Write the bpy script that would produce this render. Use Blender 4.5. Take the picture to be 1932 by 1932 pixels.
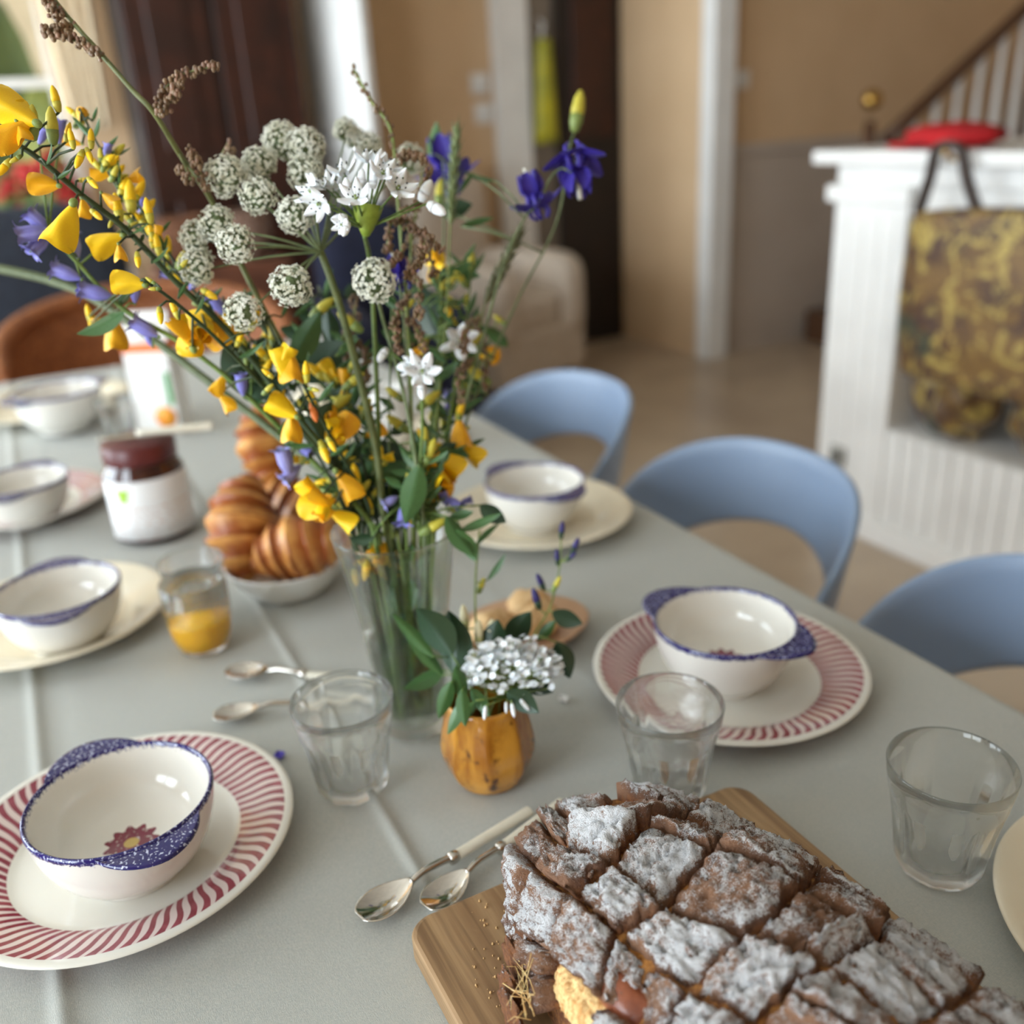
import bpy, math, random
from mathutils import Vector, Matrix, noise
random.seed(7)
for o in list(bpy.data.objects): bpy.data.objects.remove(o)
scn = bpy.context.scene
COL = scn.collection
# ------------------------------------------------------------------ camera
F = 1786.0                                   # focal length in pixels of the 1932 px frame
def _n(v): return v.normalized()
_Y = _n(Vector((-993, -686, F))); _Z = Vector((255, 4290, F)); _Z = -_n(_Z - _Y*_Z.dot(_Y)); _X = _Y.cross(_Z)
CM = Matrix((_X, _Y, _Z))                    # camera (right, down, forward) -> world
CAM = Vector((0, 0, 1.22))
RIGHT, DOWN, FWD = CM @ Vector((1,0,0)), CM @ Vector((0,1,0)), CM @ Vector((0,0,1))
cd = bpy.data.cameras.new('camera'); camo = bpy.data.objects.new('camera', cd); COL.objects.link(camo)
R3 = Matrix((RIGHT, -DOWN, -FWD)).transposed()
camo.matrix_world = Matrix.Translation(CAM) @ R3.to_4x4()
cd.sensor_width = 36; cd.lens = F/1932*36; cd.clip_start = .02
cd.dof.use_dof = True; cd.dof.focus_distance = .54; cd.dof.aperture_fstop = 3.6
scn.camera = camo
# ------------------------------------------------------------------ light
w = bpy.data.worlds.new('world'); scn.world = w; w.use_nodes = True
w.node_tree.nodes['Background'].inputs[0].default_value = (.80, .91, 1.0, 1)
w.node_tree.nodes['Background'].inputs[1].default_value = 7.0
scn.view_settings.view_transform = 'Standard'; scn.view_settings.look = 'None'
scn.view_settings.exposure = .92; scn.view_settings.gamma = 1
WIN = [  # window openings: wall, from, to, sill, head
    ('left', -.9, .6, .35, 2.3), ('left', 1.3, 2.9, .35, 2.3), ('left', 3.15, 4.62, .1, 2.5)]  # the last, farthest opening is added to brighten the far wall
XL, YN, XR, FAR, CEIL = -2.1, -1.9, 5.6, 4.7, 2.6
for (wl, a, b, z0, z1), nm in zip(WIN, ('window_left_near_offscreen', 'window_left_middle_offscreen', 'window_left_far_added_offscreen')):   # daylight portals filling the window openings of the left wall
    l = bpy.data.lights.new(nm, 'AREA'); l.shape = 'RECTANGLE'; l.cycles.is_portal = True
    o = bpy.data.objects.new(nm, l); COL.objects.link(o)
    if wl == 'left':
        o.location = (XL-.1, (a+b)/2, (z0+z1)/2); o.rotation_euler = (0, -math.pi/2, 0); l.size = z1-z0; l.size_y = b-a
    else:
        o.location = ((a+b)/2, YN-.1, (z0+z1)/2); o.rotation_euler = (math.pi/2, 0, 0); l.size = b-a; l.size_y = z1-z0
# ------------------------------------------------------------------ pixel helpers
def ray(px, py): return CM @ Vector(((px-966)/F, (py-966)/F, 1))
def P(px, py, z): d = ray(px, py); return CAM + d*((z-CAM.z)/d.z)
def PY(px, py, y): d = ray(px, py); return CAM + d*(y/d.y)
def PX(px, py, x): d = ray(px, py); return CAM + d*(x/d.x)
def Q(px, py, d): return CAM + ray(px, py)*d
# ------------------------------------------------------------------ materials
def S(r, g, b):
    f = lambda c: ((c/255+.055)/1.055)**2.4 if c > 10 else c/255/12.92
    return (f(r), f(g), f(b), 1)
class NT:
    def __init__(s, name):
        s.m = bpy.data.materials.new(name); s.m.use_nodes = True; s.t = s.m.node_tree; s.b = s.t.nodes['Principled BSDF']
    def node(s, typ, **kw):
        n = s.t.nodes.new(typ)
        for k, v in kw.items():
            if hasattr(n, k): setattr(n, k, v)
        return n
    def link(s, a, b): s.t.links.new(a, b)
    def setv(s, sock, v):
        if hasattr(v, 'is_output') or isinstance(v, bpy.types.NodeSocket): s.link(v, sock)
        else: sock.default_value = v
    def math(s, op, a, b=None, c=None, clamp=False):
        n = s.node('ShaderNodeMath', operation=op); n.use_clamp = clamp
        for i, x in enumerate((a, b, c)):
            if x is not None: s.setv(n.inputs[i], x)
        return n.outputs[0]
    def mix(s, f, a, b):
        n = s.node('ShaderNodeMix'); n.data_type = 'RGBA'
        s.setv(n.inputs[0], f); s.setv(n.inputs[6], a); s.setv(n.inputs[7], b); return n.outputs[2]
    def noise(s, scale, detail=3, rough=.55, vec=None, dist=0):
        n = s.node('ShaderNodeTexNoise'); n.inputs['Scale'].default_value = scale; n.inputs['Detail'].default_value = detail
        n.inputs['Roughness'].default_value = rough; n.inputs['Distortion'].default_value = dist
        if vec is None: vec = s.obj()
        s.link(vec, n.inputs['Vector']); return n.outputs[0]
    def obj(s):
        if not hasattr(s, '_tc'): s._tc = s.node('ShaderNodeTexCoord')
        return s._tc.outputs['Object']
    def xyz(s, vec=None):
        n = s.node('ShaderNodeSeparateXYZ'); s.link(vec or s.obj(), n.inputs[0]); return n.outputs
    def smooth(s, x, a, b):
        n = s.node('ShaderNodeMapRange'); n.interpolation_type = 'SMOOTHSTEP'; s.setv(n.inputs[0], x); s.setv(n.inputs[1], a); s.setv(n.inputs[2], b)
        return n.outputs[0]
    def scalev(s, v):
        n = s.node('ShaderNodeMapping'); s.link(s.obj(), n.inputs[0]); n.inputs['Scale'].default_value = v; return n.outputs[0]
    def bump(s, h, st, dist=.001):
        n = s.node('ShaderNodeBump'); n.inputs['Strength'].default_value = st; n.inputs['Distance'].default_value = dist
        s.link(h, n.inputs['Height']); s.link(n.outputs[0], s.b.inputs['Normal'])
    def base(s, v): s.setv(s.b.inputs['Base Color'], v)
    def p(s, **kw):
        N = dict(rough='Roughness', metal='Metallic', trans='Transmission Weight', ior='IOR', sss='Subsurface Weight', coat='Coat Weight', spec='Specular IOR Level', sheen='Sheen Weight', emit='Emission Strength')
        for k, v in kw.items(): s.setv(s.b.inputs[N[k]], v)
        if 'sss' in kw: s.b.inputs['Subsurface Radius'].default_value = (.01, .006, .003); s.b.inputs['Subsurface Scale'].default_value = .3
        return s
MATS = {}
def simple(name, c, c2=None, scale=20, bump=None, **kw):
    m = NT(name); kw.setdefault('rough', .5); m.p(**kw)
    n = m.noise(scale)
    if c2 is None: c2 = tuple(x*.86 for x in c[:3]) + (1,)
    m.base(m.mix(m.smooth(n, .3, .7), c, c2))
    if bump: m.bump(m.noise(bump[0], 4), bump[1], bump[2] if len(bump) > 2 else .001)
    MATS[name] = m.m; return m.m
# ------------------------------------------------------------------ mesh builder
class MB:
    def __init__(s): s.v = []; s.f = []; s.m = []; s.flat = set()
    def add(s, vs, fs, mi=0, mat=None):
        k = len(s.v); s.v += [tuple(mat @ Vector(v)) for v in vs] if mat else [tuple(v) for v in vs]
        s.f += [tuple(i+k for i in f) for f in fs]; s.m += [mi]*len(fs); return s
    def grid(s, fn, nu, nv, mi=0, mat=None, wrap=False):
        vs = [fn(i/(nu if wrap else nu-1), j/(nv-1)) for j in range(nv) for i in range(nu)]; fs = []
        for j in range(nv-1):
            for i in range(nu if wrap else nu-1):
                i2 = (i+1) % nu; fs.append((j*nu+i, j*nu+i2, (j+1)*nu+i2, (j+1)*nu+i))
        return s.add(vs, fs, mi, mat)
    def lathe(s, prof, seg=48, mi=0, mat=None, rf=None):
        vs = []; fs = []; n = len(prof)
        for j, (r, z) in enumerate(prof):
            for i in range(seg):
                a = 2*math.pi*i/seg; k = rf(a, j/(n-1), z) if rf else 1
                vs.append((r*k*math.cos(a), r*k*math.sin(a), z))
        for j in range(n-1):
            for i in range(seg):
                i2 = (i+1) % seg; fs.append((j*seg+i, j*seg+i2, (j+1)*seg+i2, (j+1)*seg+i))
        if prof[0][0] > 1e-6: fs.append(tuple(range(seg-1, -1, -1)))
        if prof[-1][0] > 1e-6: fs.append(tuple((n-1)*seg+i for i in range(seg)))
        return s.add(vs, fs, mi, mat)
    def tube(s, pts, rad, seg=8, mi=0, mat=None, cap=True, flat=1):
        pts = [Vector(p) for p in pts]; n = len(pts); vs = []; fs = []; up = None
        for j, p in enumerate(pts):
            t = (pts[min(j+1, n-1)] - pts[max(j-1, 0)]).normalized()
            if up is None: up = Vector((0,0,1)) if abs(t.z) < .9 else Vector((1,0,0))
            a = up.cross(t)
            if a.length < 1e-6: a = Vector((1,0,0)).cross(t)
            a.normalize(); b = t.cross(a); up = b
            r = rad[j] if isinstance(rad, (list, tuple)) else rad
            for i in range(seg):
                th = 2*math.pi*i/seg; vs.append(p + a*(r*math.cos(th)) + b*(r*flat*math.sin(th)))
        for j in range(n-1):
            for i in range(seg):
                i2 = (i+1) % seg; fs.append((j*seg+i, j*seg+i2, (j+1)*seg+i2, (j+1)*seg+i))
        if cap: fs.append(tuple(range(seg-1, -1, -1))); fs.append(tuple((n-1)*seg+i for i in range(seg)))
        return s.add(vs, fs, mi, mat)
    def ball(s, c, r, nu=12, nv=8, mi=0, mat=None, fn=None):
        if not hasattr(r, '__len__'): r = (r, r, r)
        def g(u, v):
            a = 2*math.pi*u; b = math.pi*(v-.5)*.999; k = fn(a, b) if fn else 1
            return (c[0]+r[0]*k*math.cos(a)*math.cos(b), c[1]+r[1]*k*math.sin(a)*math.cos(b), c[2]+r[2]*k*math.sin(b))
        return s.grid(g, nu, nv, mi, mat, wrap=True)
    def box(s, c, d, mi=0, mat=None):
        x, y, z = c; a, b, e = d[0]/2, d[1]/2, d[2]/2
        vs = [(x+i*a, y+j*b, z+k*e) for k in (-1,1) for j in (-1,1) for i in (-1,1)]
        return s.add(vs, [(0,2,3,1),(4,5,7,6),(0,1,5,4),(2,6,7,3),(0,4,6,2),(1,3,7,5)], mi, mat)
    def mesh(s, name, mats, smooth=True):
        me = bpy.data.meshes.new(name); me.from_pydata(s.v, [], s.f)
        for m in (mats if isinstance(mats, (list, tuple)) else [mats]): me.materials.append(m)
        me.polygons.foreach_set('material_index', s.m)
        me.polygons.foreach_set('use_smooth', [smooth]*len(s.f)); me.update(); return me
    def build(s, name, mats, parent=None, loc=None, smooth=True, bevel=0, auto=False, solid=0, rot=None):
        o = bpy.data.objects.new(name, s.mesh(name, mats, smooth)); COL.objects.link(o)
        if parent: o.parent = parent
        if loc is not None: o.location = loc
        if rot is not None: o.rotation_euler = rot
        if solid: md = o.modifiers.new('solid', 'SOLIDIFY'); md.thickness = solid; md.offset = 0
        if bevel:
            md = o.modifiers.new('bevel', 'BEVEL'); md.width = bevel; md.segments = 3; md.limit_method = 'ANGLE'
        return o
def tag(o, label=None, cat=None, group=None, kind=None):
    if label: o['label'] = label
    if cat: o['category'] = cat
    if group: o['group'] = group
    if kind: o['kind'] = kind
    return o
def thing(name, label, cat, loc=(0,0,0), rz=0, group=None):
    o = bpy.data.objects.new(name, None); COL.objects.link(o); o.empty_display_size = .02
    o.location = loc; o.rotation_euler = (0, 0, rz); return tag(o, label, cat, group)
def copy_tree(o, parent=None):
    c = o.copy(); COL.objects.link(c)
    if parent: c.parent = parent
    for ch in o.children: copy_tree(ch, c)
    return c
def struct(name, mb, mat, smooth=False, **kw): return tag(mb.build(name, mat, smooth=smooth, **kw), kind='structure')
def spline(pts, n=6):
    pts = [Vector(p) for p in pts]; out = []
    for i in range(len(pts)-1):
        p0, p1, p2, p3 = pts[max(i-1,0)], pts[i], pts[i+1], pts[min(i+2, len(pts)-1)]
        for k in range(n):
            t = k/n; out.append(.5*((2*p1) + (p2-p0)*t + (2*p0-5*p1+4*p2-p3)*t*t + (3*p1-p0-3*p2+p3)*t**3))
    out.append(pts[-1]); return out
TZ = .75
# ================================================================== materials used all over
wall_tan = simple('tan_paint', S(214,182,144), S(207,175,137), 3, rough=.8)
wall_low = simple('grey_beige_paint', S(186,172,158), S(178,164,150), 3, rough=.8)
white_paint = simple('white_paint', S(236,234,230), S(228,226,222), 6, rough=.45)
dark_wood = simple('dark_brown_wood', S(62,26,12), S(42,17,8), 6, rough=.45)
blackish = simple('very_dark_wood', S(34,22,17), S(24,16,12), 8, rough=.5)
floor_m = NT('beige_floor_tile'); floor_m.p(rough=.28)
floor_m.base(floor_m.mix(floor_m.smooth(floor_m.noise(2.2, 5), .3, .7), S(196,176,150), S(172,152,130))); floor_m = floor_m.m
ceil_m = simple('ceiling_paint', S(225,222,214), None, 3, rough=.9)
# ================================================================== the room
mb = MB().box(((XL+XR)/2, (YN+FAR)/2, -.05), (XR-XL+.4, FAR-YN+.4, .1)); struct('floor', mb, floor_m)
mb = MB().box(((XL+XR)/2, (YN+FAR)/2, CEIL+.05), (XR-XL+.4, FAR-YN+.4, .1)); struct('ceiling', mb, ceil_m)
def wall_with_holes(name, axis, at, lo, hi, holes, mat, thick=.2):
    mb = MB(); holes = sorted(holes); cur = lo
    def put(a, b, z0, z1):
        if b-a < 1e-4 or z1-z0 < 1e-4: return
        c = ((a+b)/2, (z0+z1)/2)
        if axis == 'x': mb.box((at, c[0], c[1]), (thick, b-a, z1-z0))
        else: mb.box((c[0], at, c[1]), (b-a, thick, z1-z0))
    for a, b, z0, z1 in holes:
        put(cur, a, 0, CEIL); put(a, b, 0, z0); put(a, b, z1, CEIL); cur = b
    put(cur, hi, 0, CEIL); return struct(name, mb, mat)
wall_with_holes('wall_left', 'x', XL-.1, YN-.2, FAR+.2, [x[1:] for x in WIN if x[0] == 'left'], wall_tan)
wall_with_holes('wall_near', 'y', YN-.1, XL, XR, [x[1:] for x in WIN if x[0] == 'near'], wall_tan)
struct('wall_right', MB().box((XR+.1, (YN+FAR)/2, CEIL/2), (.2, FAR-YN+.4, CEIL)), wall_tan)
FW = (-1.0, .36, .72, 2.2)                                   # garden window in the far wall
wall_with_holes('wall_far', 'y', FAR+.1, XL, 3.3, [FW], wall_tan)
struct('wall_corner', MB().box(((3.09+XR)/2, (3.94+FAR+.2)/2, CEIL/2), (XR-3.09, FAR+.2-3.94, CEIL)), wall_tan)
def window(name, axis, at, a, b, z0, z1, nx, nz):
    root = MB(); t = .06; L = b-a; H = z1-z0
    def bar(u, v, du, dv, mb):
        if axis == 'x': mb.box((at, u, v), (.05, du, dv))
        else: mb.box((u, at, v), (du, .05, dv))
    for u in (a+t/2, b-t/2): bar(u, (z0+z1)/2, t, H, root)
    for v in (z0+t/2, z1-t/2): bar((a+b)/2, v, L, t, root)
    fr = struct(name, root, white_paint)
    for i in range(1, nx):
        mb = MB(); bar(a+L*i/nx, (z0+z1)/2, .05 if i*2 != nx else .09, H-2*t, mb); mb.build('mullion', white_paint, fr, smooth=False)
    for i in range(1, nz):
        mb = MB(); bar((a+b)/2, z0+H*i/nz, L-2*t, .035, mb); mb.build('glazing_bar', white_paint, fr, smooth=False)
    return fr
k = 0
for wl, a, b, z0, z1 in WIN:
    k += 1; window('window_%d' % k, 'x' if wl == 'left' else 'y', XL-.06 if wl == 'left' else YN-.06, a, b, z0, z1, 2, 3)
window('window_6', 'y', FAR+.06, *FW[:2], *FW[2:], 2, 2)
# outdoors behind the far window
grass = simple('lawn', S(76,86,40), S(56,68,30), 3, rough=.9)
struct('ground_outside', MB().box((0, FAR+6, -.3), (24, 11.4, .1)), grass)
leaf_y = simple('yellow_green_foliage', S(120,122,52), S(74,88,36), 12, rough=.7)
cream = simple('cream_render', S(200,180,150), None, 2, rough=.9)
def lump(c, r, seed, mat, name, k=.22):
    mb = MB()
    mb.ball((0,0,0), r, 28, 20, fn=lambda a, b: 1+k*noise.noise(Vector((2.2*math.cos(a)*math.cos(b)+seed, 2.2*math.sin(a)*math.cos(b), 2.2*math.sin(b)))))
    return mb.build(name, mat, loc=c)
c = PY(105, 110, FAR+2.2); tag(lump((c.x, c.y, .45), (.42,.42,1.15), 3, leaf_y, 'garden_shrub'), 'yellow-green shrub outside the garden window', 'shrub')
c = PY(55, 30, FAR+3.4); tag(lump((c.x-.35, c.y, .5), (.45,.45,1.7), 9, grass, 'garden_tree'), 'taller dull green tree outside behind the shrub', 'tree')
struct('ceiling_added_shade', MB().box((0, FAR+2.5, 2.75), (9, 4.5, .1)), cream)  # roof slab added out of view to shade the garden
struct('wall_outside', MB().box((.0, FAR+4.6, 2.2), (9, .2, 5.2)), cream)
# cream curtain beside the garden window
curt = simple('cream_curtain_cloth', S(240,222,190), S(226,205,172), 10, rough=.9)
mb = MB(); c0 = PY(165, 0, FAR-.12); c1 = PY(205, 235, FAR-.12)
def cf(u, v):
    z = 2.3 - v*1.03; s = (2.3-z)/1.03
    x = .40 + (u-.5)*(.26-.10*s) + .0; return (x, FAR-.14+.025*math.sin(u*26), z)
tag(MB().grid(cf, 40, 12).build('curtain', curt, solid=.006), 'cream curtain gathered beside the garden window', 'curtain')
# geranium on the sill
terr = simple('terracotta', S(170,95,70), None, 20, rough=.8); redf = simple('red_petals', S(190,30,22), S(140,14,12), 30, rough=.6)
g = thing('potted_geranium', 'potted red geranium standing on the sill of the garden window', 'potted plant', (.10, FAR-.12, .70))
MB().lathe([(0,0),(.07,0),(.095,.15),(.10,.15),(.10,.17),(.085,.17),(.08,.13),(0,.13)], 24).build('pot', terr, g)
mb = MB()
for i in range(60):
    a = random.random()*6.28; r = random.random()*.13; mb.ball((math.cos(a)*r, math.sin(a)*r*.6, .2+random.random()*.13), (.035,.035,.012), 7, 5)
mb.build('foliage', simple('geranium_leaf', S(95,120,60), None, 20), g)
for i in range(7):
    a = i*2.4; mb = MB(); cc = (math.cos(a)*.12+.06, math.sin(a)*.05, .30+.05*(i%4))
    for j in range(26):
        d = Vector((random.gauss(0,1), random.gauss(0,1), random.gauss(0,1))).normalized()*.05; mb.ball((cc[0]+d.x, cc[1]+d.y, cc[2]+d.z), .016, 6, 5)
    mb.build('flower_head', redf, g)
struct('trim_1', MB().box((-.3, FAR-.09, .685), (1.5, .22, .03)), white_paint)
# wardrobe against the far wall
xl, xr = PY(272, 300, 4.38).x, PY(592, 300, 4.38).x
wd = thing('wardrobe', 'tall dark brown wooden wardrobe against the far wall', 'wardrobe', ((xl+xr)/2, 4.54, 0))
W = xr-xl
MB().box((0,0,1.05), (W, .28, 2.1)).build('carcass', blackish, wd, smooth=False, bevel=.01)
for sx in (-1, 1):
    d = MB().box((sx*W/4, -.152, 1.08), (W/2-.03, .03, 1.9)).build('door', dark_wood, wd, smooth=False, bevel=.006)
    for z in (.62, 1.52): MB().box((sx*W/4, -.172, z), (W/2-.2, .02, .7)).build('panel', dark_wood, d, smooth=False, bevel=.008)
    MB().ball((sx*.05, -.19, 1.05), .016).build('knob', simple('brass', S(190,150,80), None, 30, metal=1, rough=.3) if sx < 0 else MATS['brass'], d)
# white panelled door standing ajar beside the wardrobe
A_, B_ = Vector((PY(604,300,4.66).x, 4.66, 0)), Vector((PY(714,300,4.2).x, 4.2, 0)); dv = B_-A_; Ld = dv.length
d = struct('door_1', MB().box((Ld/2, 0, 1.03), (Ld, .04, 2.06)), white_paint, bevel=.004); d.location = A_; d.rotation_euler = (0, 0, math.atan2(dv.y, dv.x))
for z in (.55, 1.5): MB().box((Ld/2, -.022, z), (Ld-.14, .016, .75)).build('panel', white_paint, d, smooth=False, bevel=.006)
# two wall sockets / switches
def switch(name, c, label, s=.075):
    t = thing(name, label, 'light switch', c); MB().box((0,0,0), (s,.012,s)).build('plate', white_paint, t, smooth=False, bevel=.004)
    MB().box((0,-.009,0), (s*.55,.012,s*.6)).build('rocker', white_paint, t, smooth=False, bevel=.003)
switch('light_switch', PY(905,158,FAR-.006), 'square white light switch, upper of the pair on the tan wall', .095)
switch('light_switch', PY(912,214,FAR-.006), 'square white light switch, lower of the pair on the tan wall', .095)
switch('light_switch', PY(1400,150,3.934), 'small white light switch on the tan wall beside the white post', .08)
# door frame, glazed side panel and dark door
a, b, c_, d_ = [PY(x, 250, FAR-.03).x for x in (938, 1000, 1047, 1176)]
struct('trim_2', MB().box(((a+b)/2, FAR-.03, 1.05), (b-a, .06, 2.1)), white_paint, bevel=.006)
gl = NT('pale_glass'); gl.p(rough=.15); gl.base(S(170,165,150))
sl = struct('window_7', MB().box(((b+c_)/2, FAR-.02, 1.05), (c_-b, .04, 2.1)), simple('side_panel_grey', S(120,108,95), None, 5))
p0, p1 = PY(1018, 75, FAR-.05), PY(1024, 270, FAR-.05)
rc = thing('raincoat', 'yellow-green raincoat hanging on the side panel by the dark door', 'coat', (p0.x, FAR-.09, p1.z))
H = p0.z-p1.z
MB().grid(lambda u, v: ((.035+.03*v)*math.sin(u*6.283)*(1+.1*math.sin(u*19)), .03*math.cos(u*6.283)-.0, H*(1-v)), 24, 8, wrap=True).build('coat_body', simple('yellow_oilcloth', S(190,180,40), S(150,150,50), 8, rough=.5), rc, solid=.004)
MB().tube([(0,.03,H-.01),(0,.0,H+.07),(0,.04,H+.09)], .008).build('hook', white_paint, rc)
dr = struct('door_2', MB().box(((c_+3.1)/2, FAR-.04, 1.05), (3.1-c_, .05, 2.1)), blackish, bevel=.004)
MB().box(((c_+3.1)/2, FAR-.075, 1.5), ((3.1-c_)*.6, .02, .8)).build('panel', dark_wood, dr, smooth=False, bevel=.006)
MB().ball((c_+.07, FAR-.1, 1.0), .025).build('knob', MATS['brass'], dr)
# corner post, wainscot, chair rail
xl, xr = PY(1331,300,3.9).x, PY(1371,300,3.9).x
struct('trim_3', MB().box(((xl+xr)/2, 3.9, CEIL/2), (xr-xl, .1, CEIL)), white_paint, bevel=.006)
struct('trim_4', MB().box(((xr+XR)/2, 3.925, .5), (XR-xr, .03, 1.0)), wall_low)
struct('trim_5', MB().box(((xr+XR)/2, 3.915, 1.01), (XR-xr, .05, .05)), wall_low, bevel=.01)
struct('trim_6', MB().box((3.085, (3.95+FAR)/2, CEIL/2), (.02, FAR-3.95, CEIL)), wall_tan)
struct('baseboard_far', MB().box((1.5, FAR-.015, .05), (2.2, .03, .1)), white_paint)
# staircase along the corner wall
brownrail = simple('walnut_rail', S(92,62,42), None, 14, rough=.4)
st = thing('staircase', 'white balustrade staircase with brown handrail climbing along the tan wall', 'staircase', (3.55, 3.4, 0))
def SX(x): return x-3.55
n0 = PY(1617, 190, 3.3)
for i in range(9):
    z = .17*(i+1); x = 3.75+i*.26
    if x+.26 > XR: break
    MB().box((SX(x+.13), .1, z/2), (.26, .75, z)).build('step', brownrail if i % 2 else brownrail, st, smooth=False, bevel=.005)
def railz(x): return 1.166+(x-3.822)*.63
pts = [(SX(x), -.1, railz(x)) for x in (3.62, 3.822, 4.43, 5.3)]
MB().tube(pts, .032, 12).build('handrail', brownrail, st)
x = 3.78
while x < 5.3:
    zb = .17*(int((x-3.75)/.26)+1); MB().lathe([(.012,zb-.01),(.02,zb+.1),(.014,zb+.2),(.024,(zb+railz(x))/2),(.014,railz(x)-.15),(.02,railz(x)-.05),(.014,railz(x))], 12, mat=Matrix.Translation((SX(x),-.1,0))).build('baluster', white_paint, st); x += .135
nw = MB().lathe([(.05,0),(.05,.9),(.03,.93),(.045,1.0),(.03,1.03),(.022,1.12)], 20, mat=Matrix.Translation((SX(n0.x)+.09,-.1,0))).build('newel_post', brownrail, st)
MB().ball((SX(n0.x)+.09, -.1, n0.z), .045, 20, 14).build('newel_ball', MATS['brass'], nw)
# ================================================================== white fireplace on the right
FX = 2.07
fp = thing('fireplace_surround', 'white beadboard fireplace surround with pilaster and open niche', 'fireplace', (FX+.25, 1.3, 0))
def fb(name, x0, x1, y0, y1, z0, z1, mat=white_paint, parent=fp, bev=.006):
    return MB().box(((x0+x1)/2-FX-.25, (y0+y1)/2-1.3, (z0+z1)/2), (x1-x0, y1-y0, z1-z0)).build(name, mat, parent, smooth=False, bevel=bev)
fb('pilaster', FX, FX+.5, 1.80, 2.05, 0, 1.0)
fb('pilaster', FX, FX+.5, .45, .70, 0, 1.0)
fb('capital', FX-.02, FX+.5, 1.785, 2.07, .955, 1.0); fb('frieze', FX, FX+.5, .45, 2.05, 1.0, 1.055)
fb('capital', FX-.02, FX+.5, .435, .715, .955, 1.0)
fb('mantel_shelf', FX-.05, FX+.52, .42, 2.10, 1.055, 1.09)
fb('back_panel', FX+.44, FX+.5, .70, 1.80, .3, 1.0); fb('niche_floor', FX+.02, FX+.44, .70, 1.80, .325, .352)
fb('frieze_board', FX+.01, FX+.03, .70, 1.80, .93, 1.0)
y = .70
while y < 1.80-.01:
    fb('bead_board', FX+.004, FX+.03, y+.0015, y+.0535, .0, .35, bev=.006); y += .055
fb('skirting', FX-.012, FX+.02, .45, 2.06, 0, .07)
for i in range(4): fb('reed', FX-.004, FX+.01, 1.83+i*.055, 1.86+i*.055, .1, .93, bev=.003)
o = PX(1580, 860, FX-.008)
t = thing('wall_outlet', 'grey square power outlet low on the white pilaster', 'outlet', o)
MB().box((0,0,0), (.012,.055,.06)).build('plate', simple('outlet_grey', S(170,168,160), None, 20), t, smooth=False, bevel=.003)
MB().lathe([(0,0),(.018,0),(.018,.004),(0,.004)], 16, mat=Matrix.Translation((-.007,0,0)) @ Matrix.Rotation(-math.pi/2, 4, 'Y')).build('socket', simple('outlet_dark', S(90,90,86), None, 20), t)
# gold brocade bag hanging from the mantel
bro = NT('gold_brocade'); bro.p(rough=.45, sheen=.3)
v1 = bro.smooth(bro.noise(9, 4, .6, dist=.8), .42, .6); v2 = bro.smooth(bro.noise(16, 3, .6, dist=1.5), .5, .62)
cc = bro.mix(v1, S(118,86,34), S(66,36,18)); cc = bro.mix(v2, cc, S(172,148,72)); cc = bro.mix(bro.smooth(bro.noise(6, 2), .6, .68), cc, S(56,58,40))
bro.base(cc); bro.bump(bro.noise(60, 3), .4, .004); bro = bro.m
bag = thing('tote_bag', 'gold and brown brocade tote bag hanging by its handles from the mantel', 'bag', (FX-.066, 1.488, .55))
def bagf(u, v):
    a = u*2*math.pi; h = .42*v; wy = .225+.02*math.sin(v*3.1)+.012*noise.noise(Vector((v*4, a, 1))); wx = (.016*(1-v*.6)+.010)*(1+.15*noise.noise(Vector((v*5, math.cos(a)*2, math.sin(a)*2))))
    s = math.sin(a); c = math.cos(a)
    return (wx*math.copysign(abs(c)**.7, c), wy*math.copysign(abs(s)**.6, s), h - .02*(s if v > .5 else 0)*v)
mb = MB().grid(bagf, 48, 20, wrap=True); mb.f.append(tuple(range(47,-1,-1))); mb.m.append(0); mb.build('bag_body', bro, bag, solid=.004)
hd = simple('dark_strap', S(70,58,52), None, 30)
for x in (-.02, .02): MB().tube(spline([(x*.4,.05,.40),(x*.4-.01,.085,.48),(x*.3-.018,.11,.55),(x*.3-.018,.17,.55),(x*.4-.01,.19,.48),(x*.4,.22,.40)],4), .009, 8).build('handle', hd, bag)
MB().tube([(-.030,.14,.546),(-.016,.14,.530),(.002,.14,.522),(.022,.14,.526)], .007, 8).build('hook', MATS['brass'], bag)
def clothlump(name, label, c, r, seed):
    mb = MB().ball((0,0,0), r, 40, 26, fn=lambda a, b: 1+.16*noise.noise(Vector((2.6*math.cos(a)*math.cos(b)+seed, 2.6*math.sin(a)*math.cos(b), 2.6*math.sin(b))))+.05*math.sin(a*7+b*5))
    return tag(mb.build(name, bro, loc=c), label, 'cushion', 'gold brocade cushions in the niche')
clothlump('brocade_cushion', 'gold brocade cushion slumped in the niche against the pilaster', (FX+.10, 1.655, .352+.125), (.095,.125,.13), 2)
clothlump('brocade_cushion', 'gold brocade cushion lying in the niche beside the slumped one', (FX+.12, 1.33, .353+.10), (.12,.16,.11), 7)
clothlump('brocade_cushion', 'gold brocade cushion propped upright at the back of the niche', (FX+.33, 1.45, .355+.27), (.08,.28,.28), 12)
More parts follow.
